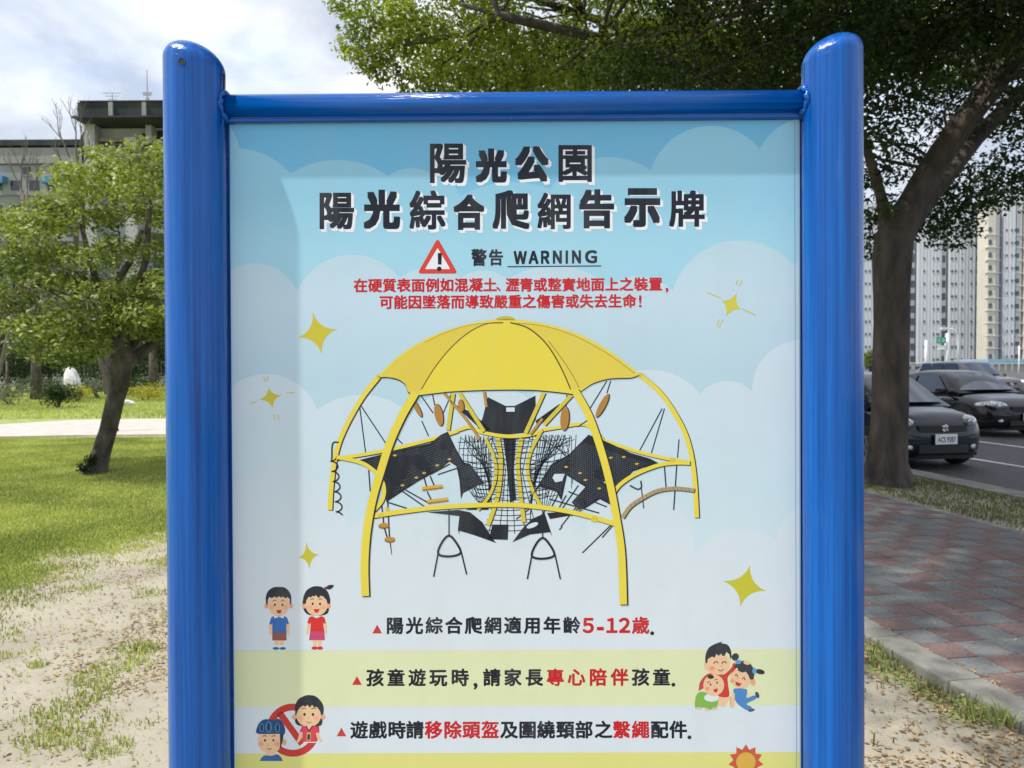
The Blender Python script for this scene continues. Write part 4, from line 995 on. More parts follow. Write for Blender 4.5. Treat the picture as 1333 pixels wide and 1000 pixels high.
# top rail
zt_ = (SP(300,128.5,-.008)[2]+SP(1040,120.5,-.008)[2])/2; rr_ = .0185; zc_ = zt_-rr_
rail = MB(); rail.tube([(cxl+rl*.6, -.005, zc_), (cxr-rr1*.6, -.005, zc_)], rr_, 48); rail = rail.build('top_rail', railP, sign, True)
o = MB().box(ul-.008, ur+.008, -.007, .018, vt+.001, zc_-rr_*.55).build('rail_flange', railP, rail); bevel(o, .0015)
o = MB().box(ul-.004, ur+.004, -.010, -.0075, vt+.0015, vt+.0065).build('rail_lip', railP, rail); bevel(o, .001)
def weld(cx, sgn, r):
    mb = MB(); pts = []
    for k in range(49):
        a_ = 2*math.pi*k/48; y_ = math.cos(a_)*(rr_+.003); z_ = math.sin(a_)*(rr_+.003)
        d_ = math.sqrt(max(0, r*r-(y_+.007)**2)); pts.append((cx+sgn*(d_+.001+.0015*math.sin(k*5)), -.005+y_, zc_+z_))
    mb.tube(pts, [.0045+.0012*math.sin(k*7.1)+.0008*math.sin(k*3.3+1) for k in range(49)], 8, False)
    return mb.build('weld_bead', blueP, rail, True)
weld(cxl, 1, rl); weld(cxr, -1, rr1)
for (x0_, x1_) in ((cxl+rl*.5, ul-.0015), (ur+.0015, cxr-rr1*.5)):
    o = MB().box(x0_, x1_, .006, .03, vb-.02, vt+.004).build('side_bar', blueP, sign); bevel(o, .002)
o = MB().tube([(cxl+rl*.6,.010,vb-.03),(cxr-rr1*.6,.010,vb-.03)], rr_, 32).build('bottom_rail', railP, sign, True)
for (zz) in (vt-.05, vt-.5, vt-.95):
    for (xx_) in (ul-.006, ur+.006):
        MB().tube([(xx_, .008, zz), (xx_, .0035, zz)], .003, 12).build('rivet', blueP, sign)
# --- print materials by height on the board
def vz(py): return SP(666, py)[2]
KA = 1.0
def alb(c): return tuple(min(.86, lin(v)*KA) for v in c)
pbump = None
def print_mat(name, stops):
    m = mat(name, (.5,.5,.5), .4, spec=.28, coat=0); t = m.node_tree; p = t.nodes['Principled BSDF']; tcn = t.nodes['Texture Coordinate']
    sx = tn(t,'ShaderNodeSeparateXYZ'); t.links.new(tcn.outputs['Object'], sx.inputs[0])
    if len(stops) > 1:
        mr = tn(t,'ShaderNodeMapRange'); mr.inputs['From Min'].default_value = vz(160); mr.inputs['From Max'].default_value = vz(1000); t.links.new(sx.outputs['Z'], mr.inputs['Value'])
        col = ramp(t, mr.outputs[0], *[((py-160)/840, alb(c)) for py, c in stops])
    else:
        rgb = tn(t,'ShaderNodeRGB'); rgb.outputs[0].default_value = alb(stops[0][1])+(1,); col = rgb.outputs[0]
    # dust and scuffs
    mp_ = tn(t,'ShaderNodeMapping'); mp_.inputs['Scale'].default_value = (3,3,.8); t.links.new(tcn.outputs['Object'], mp_.inputs[0])
    d = ramp(t, noise(t, mp_.outputs[0], 4, 8, .65), (.48,(0,)*3), (.80,(.15,)*3))
    d2 = ramp(t, noise(t, tcn.outputs['Object'], 130, 4, .7), (.70,(0,)*3), (.76,(.35,)*3))
    dm = tn(t,'ShaderNodeMath', operation='MAXIMUM'); t.links.new(d, dm.inputs[0]); t.links.new(d2, dm.inputs[1]); d = dm.outputs[0]
    mxn = tn(t,'ShaderNodeMix', data_type='RGBA'); mxn.inputs[7].default_value = (.42,.42,.38,1); t.links.new(d, mxn.inputs[0]); t.links.new(col, mxn.inputs[6]); t.links.new(mxn.outputs[2], p.inputs['Base Color'])
    bp = tn(t,'ShaderNodeBump'); bp.inputs['Strength'].default_value = .3; bp.inputs['Distance'].default_value = .006
    t.links.new(noise(t, tcn.outputs['Object'], 5, 4, .5), bp.inputs['Height'])
    t.links.new(bp.outputs[0], p.inputs['Normal']); t.links.new(bp.outputs[0], p.inputs['Coat Normal'])
    rr2 = ramp(t, noise(t, tcn.outputs['Object'], 9, 7, .7), (.3,(.28,)*3), (.7,(.42,)*3)); t.links.new(rr2, p.inputs['Roughness'])
    return m
SKY = print_mat('print_sky', [(160,(104,176,214)),(230,(112,180,216)),(300,(150,203,226)),(400,(150,202,224)),(520,(160,206,222)),(640,(172,212,226)),(720,(176,216,228))])
CL1 = print_mat('print_cloud_far', [(160,(138,194,218)),(250,(140,194,218)),(320,(156,206,226)),(400,(160,206,224)),(500,(165,206,222))])
CL2 = print_mat('print_cloud_mid', [(310,(180,208,222)),(390,(188,212,226)),(480,(178,206,220)),(560,(176,206,218)),(640,(176,208,220)),(700,(180,212,222))])
CL3 = print_mat('print_cloud_near', [(440,(200,216,228)),(540,(196,214,226)),(640,(192,214,224)),(700,(196,216,226))])
CL4 = print_mat('print_cloud_front', [(600,(196,213,223)),(700,(204,217,225)),(800,(208,219,226)),(840,(208,219,227))])
panel = MB().box(ul, ur, .0, .004, vb, vt).build('panel', SKY, sign)
LAY = .00003
PC = {}
def pmat(c):
    if c not in PC: PC[c] = print_mat('print_%d_%d_%d' % c, [(0, c)])
    return PC[c]
class Print:
    def __init__(s, name, parent): s.name = name; s.par = parent; s.V = []; s.F = []; s.M = []; s.mats = []; s.base = 1
    def mi(s, m):
        if m not in s.mats: s.mats.append(m)
        return s.mats.index(m)
    def raw(s, pts, faces, c, lay):
        m = c if not isinstance(c, tuple) else pmat(c); b = len(s.V); k = s.mi(m)
        for (x, y) in pts: s.V.append(SP(x, y, LAY*lay))
        for f in faces: s.F.append(tuple(i+b for i in f)); s.M.append(k)
    def poly(s, pts, c, lay=1):
        tri = tessellate_polygon([[Vector((x, y, 0)) for x, y in pts]]); s.raw(pts, tri, c, lay)
    def ell(s, cx, cy, rx, ry, c, lay=1, rot=0, n=28, a0=0, a1=360):
        pts = []
        for k in range(n+1 if a1-a0 < 360 else n):
            a = math.radians(a0+(a1-a0)*k/n); x, y = rx*math.cos(a), ry*math.sin(a); r = math.radians(rot)
            pts.append((cx+x*math.cos(r)-y*math.sin(r), cy+x*math.sin(r)+y*math.cos(r)))
        s.poly(pts, c, lay)
    def stroke(s, pts, w, c, lay=1, smooth=True, closed=False, w1=None):
        if smooth and len(pts) > 2: pts = spline(pts, closed)
        n = len(pts); L_ = []; 
        for i in range(n):
            a = pts[(i-1) % n] if closed else pts[max(i-1,0)]; b = pts[(i+1) % n] if closed else pts[min(i+1,n-1)]
            dx, dy = b[0]-a[0], b[1]-a[1]; q = math.hypot(dx,dy) or 1; ww = w if w1 is None else w+(w1-w)*i/(n-1)
            L_.append((pts[i][0]-dy/q*ww/2, pts[i][1]+dx/q*ww/2)); L_.append((pts[i][0]+dy/q*ww/2, pts[i][1]-dx/q*ww/2))
        Fx = [(2*i,2*i+1,2*i+3,2*i+2) for i in range(n-1)]
        if closed: Fx.append((2*n-2,2*n-1,1,0))
        s.raw(L_, Fx, c, lay)
    def build(s):
        o = mesh(s.name, s.V, s.F, s.mats, s.par)
        o.data.polygons.foreach_set('material_index', s.M)
        # all faces look at the viewer
        me = o.data; me.update()
        fl = [p_.index for p_ in me.polygons if p_.normal.y > 0]
        if fl:
            for i_ in fl: me.polygons[i_].flip()
        return o
def spline(P_, closed=False, n=6):
    out = []; N = len(P_)
    rng_ = range(N if closed else N-1)
    for i in rng_:
        p0 = P_[(i-1)%N] if closed or i > 0 else P_[0]; p1 = P_[i]; p2 = P_[(i+1)%N]; p3 = P_[(i+2)%N] if closed or i+2 < N else P_[-1]
        for k in range(n):
            t_ = k/n
            out.append(tuple(.5*((2*p1[j])+(-p0[j]+p2[j])*t_+(2*p0[j]-5*p1[j]+4*p2[j]-p3[j])*t_*t_+(-p0[j]+3*p1[j]-3*p2[j]+p3[j])*t_**3) for j in (0,1)))
    if not closed: out.append(tuple(P_[-1]))
    return out
XL, XR = 298.5, 1036.5
def edge_l(y): return 298.3+(y-163)*7.6/837
def edge_r(y): return 1040.6+(y-155)*2.0/845
def bumps(arcs, bottom):
    """arcs: (xa, ya, xm, ym, xb, yb) three points of each cloud lobe -> outline"""
    pts = []
    for (xa,ya,xm,ym,xb,yb) in arcs:
        # circle through three points
        ax,ay,bx,by,cx,cy = xa,ya,xm,ym,xb,yb; d = 2*(ax*(by-cy)+bx*(cy-ay)+cx*(ay-by))
        ux = ((ax*ax+ay*ay)*(by-cy)+(bx*bx+by*by)*(cy-ay)+(cx*cx+cy*cy)*(ay-by))/d; uy = ((ax*ax+ay*ay)*(cx-bx)+(bx*bx+by*by)*(ax-cx)+(cx*cx+cy*cy)*(bx-ax))/d
        r = math.hypot(ax-ux, ay-uy); a0 = math.atan2(ay-uy, ax-ux); a1 = math.atan2(cy-uy, cx-ux)
        while a1 < a0: a1 += 2*math.pi
        for k in range(21): a = a0+(a1-a0)*k/20; pts.append((ux+r*math.cos(a), uy+r*math.sin(a)))
    pts = [(max(edge_l(y)+.3, min(edge_r(y)-.5, x)), y) for x, y in pts]
    return pts + [(edge_r(bottom)-.5, bottom), (edge_l(bottom)+.3, bottom)]
pc = Print('cloud_print', panel)
pc.poly(bumps([(300,166,307,178,311.5,193),(311.5,193,352,205,378,226),(378,226,441,208.5,505,229),(505,229,535,219,565,228),(565,228,590,240,598,256),(598,256,655,238,716,246),(716,246,786,205,847,222),(847,222,920,164,989,194),(989,194,1006,172,1030,157),(1030,157,1035,156,1040,156)], 560), CL1, 1)
pc.poly(bumps([(299,352,328,343,387,379),(387,379,452,332,520,362),(520,362,560,348,600,362),(600,362,630,352,661,364),(661,364,728,346,792,372),(792,372,835,360,876,378),(876,378,962,313,1033,346),(1033,346,1036,343,1040,342)], 700), CL2, 2)
pc.poly(bumps([(299,506,346,487,413,534),(413,534,470,514,535,540),(535,540,600,500,690,520),(690,520,760,480,800,494),(800,494,855,482,912,513),(912,513,947,496,979,510),(979,510,1000,460,1039,443),(1039,443,1040,443,1040.5,442)], 780), CL3, 3)
pc.poly(bumps([(302,632,350,607,402,624),(402,624,440,640,452,690),(452,690,520,660,600,700),(600,700,680,660,760,690),(760,690,850,640,905,719),(905,719,958,689,1011,706),(1011,706,1018,680,1039,660),(1039,660,1040,660,1041,659)], 847), CL4, 4)
pc.build()
gb = Print('colour_band', panel)
def band(y0l, y0r, y1l, y1r, c, lay):
    gb.poly([(edge_l(y0l)+.2,y0l),(edge_r(y0r)-.4,y0r),(edge_r(y1r)-.4,y1r),(edge_l(y1l)+.2,y1l)], c, lay)
band(847.5,845,920.5,918,(212,220,178),5); band(920.5,918,981,979,(207,218,226),5); band(981,979,1180,1176,(212,212,128),5); band(1180,1176,1330,1326,(212,220,178),5)
for k in range(5): gb.poly([(470,1075+k*42),(860,1075+k*42),(860,1083+k*42),(470,1083+k*42)], (44,50,64), 6) if False else None
gb.stroke([(1034.3,158),(1037,1000)], .8, (120,150,165), 6, False)
gb.stroke([(1040.2,157),(1042,1000)], 1.4, (150,170,180), 6, False)
gb.build()
# --- lettering
GC = {}
def glyph(ch, off):
    k = (ch, off)
    if k not in GC:
        c = bpy.data.curves.new('t','FONT'); c.body = ch; c.size = 1; c.offset = off; c.resolution_u = 3
        o = bpy.data.objects.new('t', c); COL.objects.link(o); bpy.context.view_layer.update()
        me = bpy.data.meshes.new_from_object(o.evaluated_get(bpy.context.evaluated_depsgraph_get())); bpy.data.objects.remove(o)
        V = [(v.co.x, v.co.y) for v in me.vertices]; Fx = [tuple(p_.vertices) for p_ in me.polygons]; bpy.data.meshes.remove(me)
        xs_ = [v[0] for v in V]; ys_ = [v[1] for v in V]
        if ch == '童':      # strokes that the fill of this glyph drops
            X0, X1, Y0, Y1 = min(xs_), max(xs_), min(ys_), max(ys_)
            for q_ in ([(0,.655),(1,.655),(1,.715),(0,.715)], [(.66,.84),(.745,.82),(.65,.69),(.575,.70)]):
                b_ = len(V); V += [(X0+a_*(X1-X0), Y0+c_*(Y1-Y0)) for a_, c_ in q_]; Fx.append((b_,b_+1,b_+2,b_+3))
        GC[k] = (V, Fx, (min(xs_), max(xs_), min(ys_), max(ys_)))
    return GC[k]
NAVY, RED, WHT = (24,29,42), (190,30,38), (226,232,240)
def put_box(pr, ch, x0, x1, y0, y1, c, off, lay, t=0.0, n=8):
    V, Fx, (a, b, d, e) = glyph(ch, 0)
    x0 += t; x1 -= t; y0 += t; y1 -= t
    B_ = [(x0+(x-a)/(b-a)*(x1-x0), y1-(y-d)/(e-d)*(y1-y0)) for x, y in V]
    KK = [(dx*f, dy*f) for f in ((1,) if t < 1.2 else (1,.5)) for dx in (-1,0,1) for dy in (-1,0,1) if dx or dy] if t else []
    for k, (dx, dy) in enumerate(KK): pr.raw([(x+t*dx, y+t*dy) for x, y in B_], Fx, c, lay+.07*k)
    pr.raw(B_, Fx, c, lay+.07*len(KK))
REF = glyph('國', .0)[2]; EMX = (REF[0]+REF[1])/2; EMY = (REF[2]+REF[3])/2; EMW = REF[1]-REF[0]
def put(pr, ch, cx, cy, s, c, off, lay):
    V, Fx, bb_ = glyph(ch, 0); k = s/EMW; t = s*off*(.84 if ch in '童戲質整實嚴導墜繫繩盔專齡遊綜網瀝' else 1); n = 6
    mxx = EMX if ord(ch) > 0x2000 else (bb_[0]+bb_[1])/2
    B_ = [(cx+(x-mxx)*k, cy-(y-EMY)*k) for x, y in V]
    for j in range(n):
        q = 2*math.pi*j/n; pr.raw([(x+t*math.cos(q), y+t*math.sin(q)) for x, y in B_], Fx, c, lay+.1*j)
    pr.raw(B_, Fx, c, lay+.1*n)
title = [('陽',559.7,607,187,238.5),('光',618.8,660,193.4,238),('公',670,714.5,190,237),('園',727,770.5,189,237),
 ('陽',416,461,251,298.5),('光',473,521,247,298.5),('綜',533,580,248,299),('合',590,631,253,299.5),('爬',641,689.5,247.6,298.6),('網',699.5,743,251,298.5),('告',754,799.5,246.5,297.5),('示',812,859.5,245,295.8),('牌',871,917.5,248,295.5)]
tp = Print('title_lettering', panel)
for (ch,a,b,c,d) in title:
    for j, (ox, oy) in enumerate(((.8,.8),(3.0,3.2))): put_box(tp, ch, a-.8+ox, b+.8+ox, c-.8+oy, d+.8+oy, WHT, 0, 4+1.6*j, 1.9, 8)
    put_box(tp, ch, a, b, c, d, NAVY, 0, 8, {'陽':1.4,'園':1.2,'綜':1.3,'網':1.15,'牌':1.4,'爬':1.8,'告':2.0,'合':2.0}.get(ch, 2.5), 12)
tp.build()
wt_ = Print('warning_lettering', panel)
put_box(wt_, '警', 613.4,633.5,324,346.5,NAVY,0,6,.6); put_box(wt_, '告', 636.5,654.8,324.5,346,NAVY,0,6,.6)
for ch, xa, xb in (('Ｗ',668.6,685.8),('Ａ',688,701),('Ｒ',704.2,715.4),('Ｎ',719.6,731.4),('Ｎ',744.5,756.3),('Ｇ',761.5,777.2)): put_box(wt_, ch, xa, xb, 326.8-(xa-668)*.012, 344-(xa-668)*.012, NAVY, 0, 6, .8)
wt_.poly([(736.2,326.2),(739.4,326.2),(739.4,343.4),(736.2,343.4)], NAVY, 6)
wt_.poly([(660.5,346.6),(782.5,345.6),(782.5,347.0),(660.5,348.0)], NAVY, 6)
r1 = '在硬質表面例如混凝土'
for k, ch in enumerate(r1): put(wt_, ch, 469.5+k*18.72, 372.2-k*.09, 15.4, RED, .043, 7)
put(wt_, '、', 654.5, 371.3, 15.4, RED, .024, 7)
for ch, x in zip('瀝青或整實地面上之裝置', (667,685,703.3,722,740.5,759.3,778,796.6,815.3,834.5,853.3)): put(wt_, ch, x, 371.4-(x-667)*.006, 15.4, RED, .043, 7)
put(wt_, ',', 868.3, 370, 19, RED, .03, 7)
for k, ch in enumerate('可能因墜落而導致嚴重之傷害或失去生命'): put(wt_, ch, 502.8+k*18.62, 394-k*.1, 15.4, RED, .043, 7)
put(wt_, '!', 833.5, 392, 18, RED, .03, 7)
wt_.build()
# pale halo beneath the red and rule lettering
body = Print('rules_lettering', panel)
def tri(pr, x, y, s, c=(196,44,52)): pr.poly([(x, y-s*.55),(x+s*.55,y+s*.45),(x-s*.55,y+s*.45)], c, 7)
tri(body, 491, 819.5, 11.5)
for k, ch in enumerate('陽光綜合爬網適用年齡'): put(body, ch, 514+k*25.57, 815-k*.06, 19.2, NAVY, .043, 7)
for ch, x in (('５',766),('-',781.5),('１',796.3),('２',813)): put(body, ch, x, 814.6, 20.5 if ch != '-' else 24, RED, .05, 7)
put(body, '歳', 834, 814.6, 19.2, RED, .043, 7); put(body, '.', 849, 815.0, 26, NAVY, .03, 7)
tri(body, 464.7, 886.5, 11.5)
for ch, x, c in (('孩',488.3,0),('童',515.5,0),('遊',543,0),('玩',570.5,0),('時',598.7,0),('請',640.3,0),('家',667.4,0),('長',695.3,0),('專',722.8,1),('心',750.3,1),('陪',778.5,1),('伴',806.7,1),('孩',833.9,0),('童',861.2,0)):
    put(body, ch, x, 882.8-(x-488)*.002, 19.6, RED if c else NAVY, .043, 7)
put(body, ',', 619, 882.5, 26, NAVY, .03, 7); put(body, '.', 876.6, 882, 26, NAVY, .03, 7)
tri(body, 444.5, 953.5, 11.5)
for ch, x, c in (('遊',467.5,0),('戲',491.8,0),('時',516.5,0),('請',540.1,0),('移',564.5,1),('除',589.2,1),('頭',613.5,1),('盔',638.2,1),('及',662.8,0),('圍',686.8,0),('繞',710.8,0),('頸',735.8,0),('部',760.2,0),('之',785.6,0),('繫',809.2,1),('繩',833.9,1),('配',858.5,0),('件',883,0)):
    put(body, ch, x, 950.8-(x-467)*.001, 19.8, RED if c else NAVY, .043, 7)
put(body, '.', 897.5, 950.5, 26, NAVY, .03, 7)
o = body.build(); o['kind'] = 'stuff'
# warning triangle
wtri = Print('warning_symbol', panel)
def rtri(cx, cyt, cyb, hwid, r, c, lay):
    pts = []
    for (x, y, a0) in ((cx, cyt+r*1.6, -150), (cx+hwid-r*1.5, cyb-r, -30), (cx-hwid+r*1.5, cyb-r, 90)):
        for k in range(9): a = math.radians(a0+120*k/8); pts.append((x+r*math.cos(a), y+r*math.sin(a)))
    wtri.poly(pts, c, lay)
rtri(569.7, 311, 356.3, 25.8, 2.6, (206,66,58), 6); rtri(569.7, 323, 350.4, 16.2, .8, (222,228,234), 7)
wtri.poly([(569.8,329.5),(575.2,329.5),(574.8,344.5),(570.2,344.5)], NAVY, 8); wtri.ell(571.8,350,3,3,NAVY,8)
wtri.build()
# stars
def star(cx, cy, R_, rot, waist=.3, c=(196,186,58), thin=1.0, name='star_print'):
    s = Print(name, panel); pts = []
    for k in range(4):
        a = math.radians(rot+90*k); b = math.radians(rot+90*k+45); a2 = math.radians(rot+90*(k+1))
        p0 = (cx+R_[k]*math.cos(a), cy+R_[k]*math.sin(a)); p2 = (cx+R_[(k+1)%4]*math.cos(a2), cy+R_[(k+1)%4]*math.sin(a2))
        p1 = (cx+waist*min(R_)*math.cos(b)*.22, cy+waist*min(R_)*math.sin(b)*.22)
        for j in range(8):
            t_ = j/8; pts.append(((1-t_)**2*p0[0]+2*t_*(1-t_)*p1[0]+t_*t_*p2[0], (1-t_)**2*p0[1]+2*t_*(1-t_)*p1[1]+t_*t_*p2[1]))
    s.poly(pts, c, 6); return s
star(413,434,(27,28,26,28),-12,.85).build()
s = star(352,517.5,(16,15,16,14),-12,.85)
for (a,b) in (((326,525.5),(334,523)),((373,512),(383,511)),((343,490),(346,497)),((348,489),(349,496)),((356,540),(358,547)),((361,540),(363,547))): s.stroke([a,b],1.2,(196,186,58),6,False)
s.build()
star(401,724,(15,18,13,19),-8,.9,(190,186,52)).build()
s = star(952,397,(15,17,15,18),25,1.1,(204,196,64))
for (a,b) in (((938,388),(920,380.5)),((966,402),(984,410.5)),((962,373),(966,365)),((958,371),(961,364)),((941,416),(936,427)),((936,416),(933,425))): s.stroke([a,b],1.3,(196,190,80),6,False)
s.build()
star(970,763,(28,28,30,28),13,.95,(190,188,46)).build()
# climbing dome picture
YEL, YE2, DK, TAN, LIT = (222,206,72), (206,190,64), (30,36,46), (172,126,56), (205,217,228)
d = Print('climbing_dome_picture', panel)
can = spline([(658,415),(630,418),(600,424.5),(570,434.5),(540,449.5),(514,468),(493,489)]) + spline([(495,491),(507,491),(520,494.5),(528,501),(531.5,510),(541,514)]) + spline([(545,514.5),(570,511.5),(590,509.5),(640,507.5),(690,507.5),(722,510),(746,513)]) + spline([(752,512),(761,506),(772,499),(790,493.5),(808,492),(822,491.5),(832,488)]) + spline([(832,487),(815,472.5),(790,454.5),(760,438),(730,427),(700,420),(676,416.5),(658,415)])
d.poly([(x, y+1.6) for x, y in can], DK, 17); d.poly(can, YEL, 18)
d.poly(spline([(645,417),(648,413.5),(658,411.5),(668,413.5),(671,417)]), (196,176,60), 18)
# left and right panels slightly deeper yellow
d.poly(spline([(655,419),(632,421),(608,434),(585,455),(565,480),(549,507)])+spline([(541,513),(531.5,509),(528,500),(520,493.5),(496,490)])+spline([(497,488),(516,468.5),(542,451),(572,436.5),(602,427),(630,421),(655,419)]), (214,194,74), 19)
d.poly(spline([(668,419),(690,428),(713,449),(732,478),(746,508)])+spline([(755,506),(770,498.5),(790,493),(808,491),(828,488)])+spline([(828,486),(812,473),(788,456.5),(758,440),(728,429.5),(700,423),(668,419)]), (216,198,76), 19)
d.stroke([(655,420),(632,422),(608,434.5),(585,455),(565,480),(548.5,507)], 1.4, (112,92,40), 20)
d.stroke([(664,420),(688,427.5),(711,447.5),(729,476),(743,507)], 1.8, (96,78,36), 20)
d.stroke([(714,444),(732,468),(745,488),(754,505)], 1.1, (150,130,44), 20)
d.stroke([(655,421),(620,422),(585,431),(552,446)], .9, (170,146,50), 20)
d.stroke([(672,421),(705,424),(745,436),(790,460),(826,486)], .9, (160,138,46), 20)
def bar(pts, w, lay, c=YEL, sh=1.4):
    d.stroke([(x+sh, y+sh*.7) for x, y in pts], w+.4, DK, lay); d.stroke(pts, w, c, lay+.5)
# back legs
bar([(494,489),(470,520),(448,560),(437,592),(431.5,630),(429.5,664)], 6, 9); bar([(832,487),(860,512),(884,548),(897,580),(904,622),(907,674)], 6, 9)
bar([(438,597),(480,590.5),(520,582.5),(565,571),(596,561)], 4.4, 9)
bar([(785,573),(830,588),(868,597),(897,602)], 4.2, 9); bar([(700,561),(730,556),(762,553),(785,572)], 4, 6)
bar([(596,560),(612,556),(628,563),(660,568),(690,566),(706,560)], 4.5, 9)
# back seat and its opening
d.poly([(622,557),(628,545),(635,517),(658,528.5),(670,528.5),(697,515),(698,545),(689,563),(660,566),(630,563)], DK, 8); d.poly([(659,530.5),(670,530.5),(670,536),(659,536)], LIT, 9)
d.poly([(590,526),(610,535),(628,549),(640,560),(630,563),(614,548)], DK, 8); d.poly([(697,548),(728,526),(734,530),(712,546),(700,556)], DK, 8)
# inner struts
for pts in ([(590,512),(583,560)],[(598,512),(630,562)],[(708,511),(684,564)],[(744,514),(708,553)]): bar(pts, 5, 10, YE2, 1.2)
for pts in ([(578,512),(608,548),(624,572)],[(630,510),(633,530)],[(706,545),(690,566)]): bar(pts, 3.4, 10, (176,140,70), 1)
# black nets
L1 = [(467,599),(500,591),(560,577),(574,566),(583,562),(594,585),(604,602),(612,604),(631,630),(624,631),(603,642),(600,650),(598,625),(594,607),(585,601),(572,612),(546,626),(524,640),(503,654),(501,640),(496,622),(483,607)]
d.poly(L1, DK, 11)
R1 = [(766,566),(785,573),(822,590),(846,597),(861,605),(838,609),(824,614),(800,640),(796,658),(781,650),(762,662),(754,664),(744,654),(762,634),(738,619),(731,652),(724,640),(702,634),(690,648),(718,604),(740,592),(752,580)]
d.poly(R1, DK, 11)
d.poly([(722,617),(735,617),(732,626),(723,628),(719,622)], LIT, 12)
def inside(x, y, P_):
    c = False
    for i in range(len(P_)):
        (x1,y1),(x2,y2) = P_[i], P_[i-1]
        if (y1 > y) != (y2 > y) and x < (x2-x1)*(y-y1)/(y2-y1)+x1: c = not c
    return c
rs = random.Random(5)
for (P_, an) in ((L1, -20), (R1, 18)):
    ca, sa = math.cos(math.radians(an)), math.sin(math.radians(an)); xm = sum(p_[0] for p_ in P_)/len(P_); ym = sum(p_[1] for p_ in P_)/len(P_)
    for i in range(-36, 37):
        for j in range(-16, 17):
            x = xm+(i*2.6*ca-j*2.7*sa)+j*.8; y = ym+(i*2.6*sa+j*2.7*ca)
            if all(inside(x+dx, y+dy, P_) for dx, dy in ((-3,0),(3,0),(0,-3),(0,3))) and fbm(x*.05+3, y*.05) > .36:
                d.poly([(x-.55,y),(x,y-.4),(x+.55,y),(x,y+.4)], (128,140,150), 12)
for (bx,by,n_) in ((505,618,60),(530,610,40),(760,600,60),(800,620,50)):
    for k in range(n_):
        x = bx+rs.uniform(0,34); y = by+rs.uniform(-12,14); continue
        d.poly([(x,y),(x+1.6,y+.3),(x+1.3,y+1.1),(x-.2,y+.8)], (150,160,168), 12) if rs.random() < .6 else None
for (x,y) in ((514,593),(552,616),(524,632),(569,606),(542,622),(585,598),(737,608),(755,616),(762,625),(780,636),(795,596),(812,595),(829,604),(788,628)): d.poly([(x-3,y),(x,y-1.6),(x+3,y-.4),(x,y+1.6)], (196,168,72), 13)
# rope web, left and right of the centre
for k in range(9):
    y = 572+k*9; d.stroke([(596+k*2.2,y+4-k),(620,y+3),(642,y)], .95, DK, 7); d.stroke([(690,y),(716,y+2),(744-k*1.5,y-2)], .95, DK, 7)
for k in range(8):
    d.stroke([(600+k*6,568),(598+k*5.5,600),(612+k*3.5,640),(632+k*1.5,662)], .9, DK, 7); d.stroke([(694+k*8,566),(690+k*8,596),(692+k*5,632),(700+k*2,660)], .9, DK, 7)
for k in range(7):
    d.stroke([(600+k*5,570),(640,600+k*10)], .8, DK, 7, False); d.stroke([(748-k*6,572),(690,596+k*10)], .8, DK, 7, False); d.stroke([(696+k*8,568),(756-k*2,600+k*6)], .8, DK, 7, False)
for k in range(10):
    d.stroke([(606+k*4,566+k*.5),(612+k*3,590),(640,606+k*8)], 1.0, DK, 7); d.stroke([(736-k*4,566),(722-k*2.6,592),(690,606+k*8)], 1.0, DK, 7)
    d.stroke([(604+k*2,600+k*5),(622,604+k*5.4),(646,602+k*6)], 1.1, DK, 7)
    d.stroke([(688,598+k*6),(712,602+k*5),(728-k*2,598+k*5)], 1.1, DK, 7)
# hourglass column
for x0,xm,x1 in ((640,652,636),(650,657,650),(660,661,660),(668,667,670),(678,674,684),(690,682,700)): d.stroke([(x0,568),(xm,605),(xm,625),(x1,695)], 1.0, DK, 8)
for k in range(19): 
    y = 570+k*6.6; f = abs(y-618)/60; d.stroke([(650-14*f*f-3,y+1),(664,y+2.4),(680+16*f*f,y)], 1.05, DK, 8)
d.poly([(655,570),(672,570),(669,612),(672,650),(664,655),(660,612)], DK, 8)
bar([(632,571),(644,598),(645,622),(637,645),(622,664)], 4, 10, YE2, 1.1); bar([(648,570),(652,600),(649,640),(641,668),(635,684)], 5.5, 10, YE2, 1.1)
bar([(679,571),(674,602),(677,640),(682,680)], 5.5, 10, YE2, 1.1); bar([(704,562),(690,590),(687,616),(694,640),(705,660)], 4.5, 10, YE2, 1.1)
for k in range(12):
    y = 574+k*7.4; d.stroke([(643,y),(657,y+.6)], 1, DK, 12, False); d.stroke([(671,y),(692,y+.4)], 1, DK, 12, False)
# lower flaps
d.poly([(556,667),(597,664),(612,667),(628,680),(641,701),(646,707),(618,697),(598,691),(598,696),(596,690),(598,672)], DK, 11)
d.poly([(641,683),(662,683),(661,703),(636,702)], DK, 11); d.poly([(667,706),(680,688),(692,676),(709,668),(717,692),(719,699),(716,693),(690,696)], DK, 11)
d.ell(693,684,8,3,LIT,12,rot=-22)
d.poly([(606,664),(622,658),(640,640),(636,664)], DK, 8); d.poly([(712,668),(760,664),(744,671),(716,676)], DK, 8)
# hanging pads
for (x,y,rx,ry,r_) in ((571,540,5.2,14.5,-12),(543,532,3,12,-28),(735,545,5.6,15.5,4),(784,528,4,17,28),(600,528,3.6,8,-8)):
    d.ell(x+1,y+.6,rx+.6,ry+.6,DK,13,rot=r_); d.ell(x,y,rx,ry,TAN,14,rot=r_)
for a,b in (((563,513),(566,528)),((549,548),(558,568)),((548,515),(564,538)),((738,514),(737,530)),((790,496),(768,532)),((795,496),(790,512)),((768,545),(752,556)),((468,528),(476,590)),((469,527),(502,577)),((862,532),(832,588)),((865,532),(848,590)),((884,572),(882,596)),((588,512),(577,538)),((516,570),(524,578))): d.stroke([a,b], 1.5, DK, 8, False)
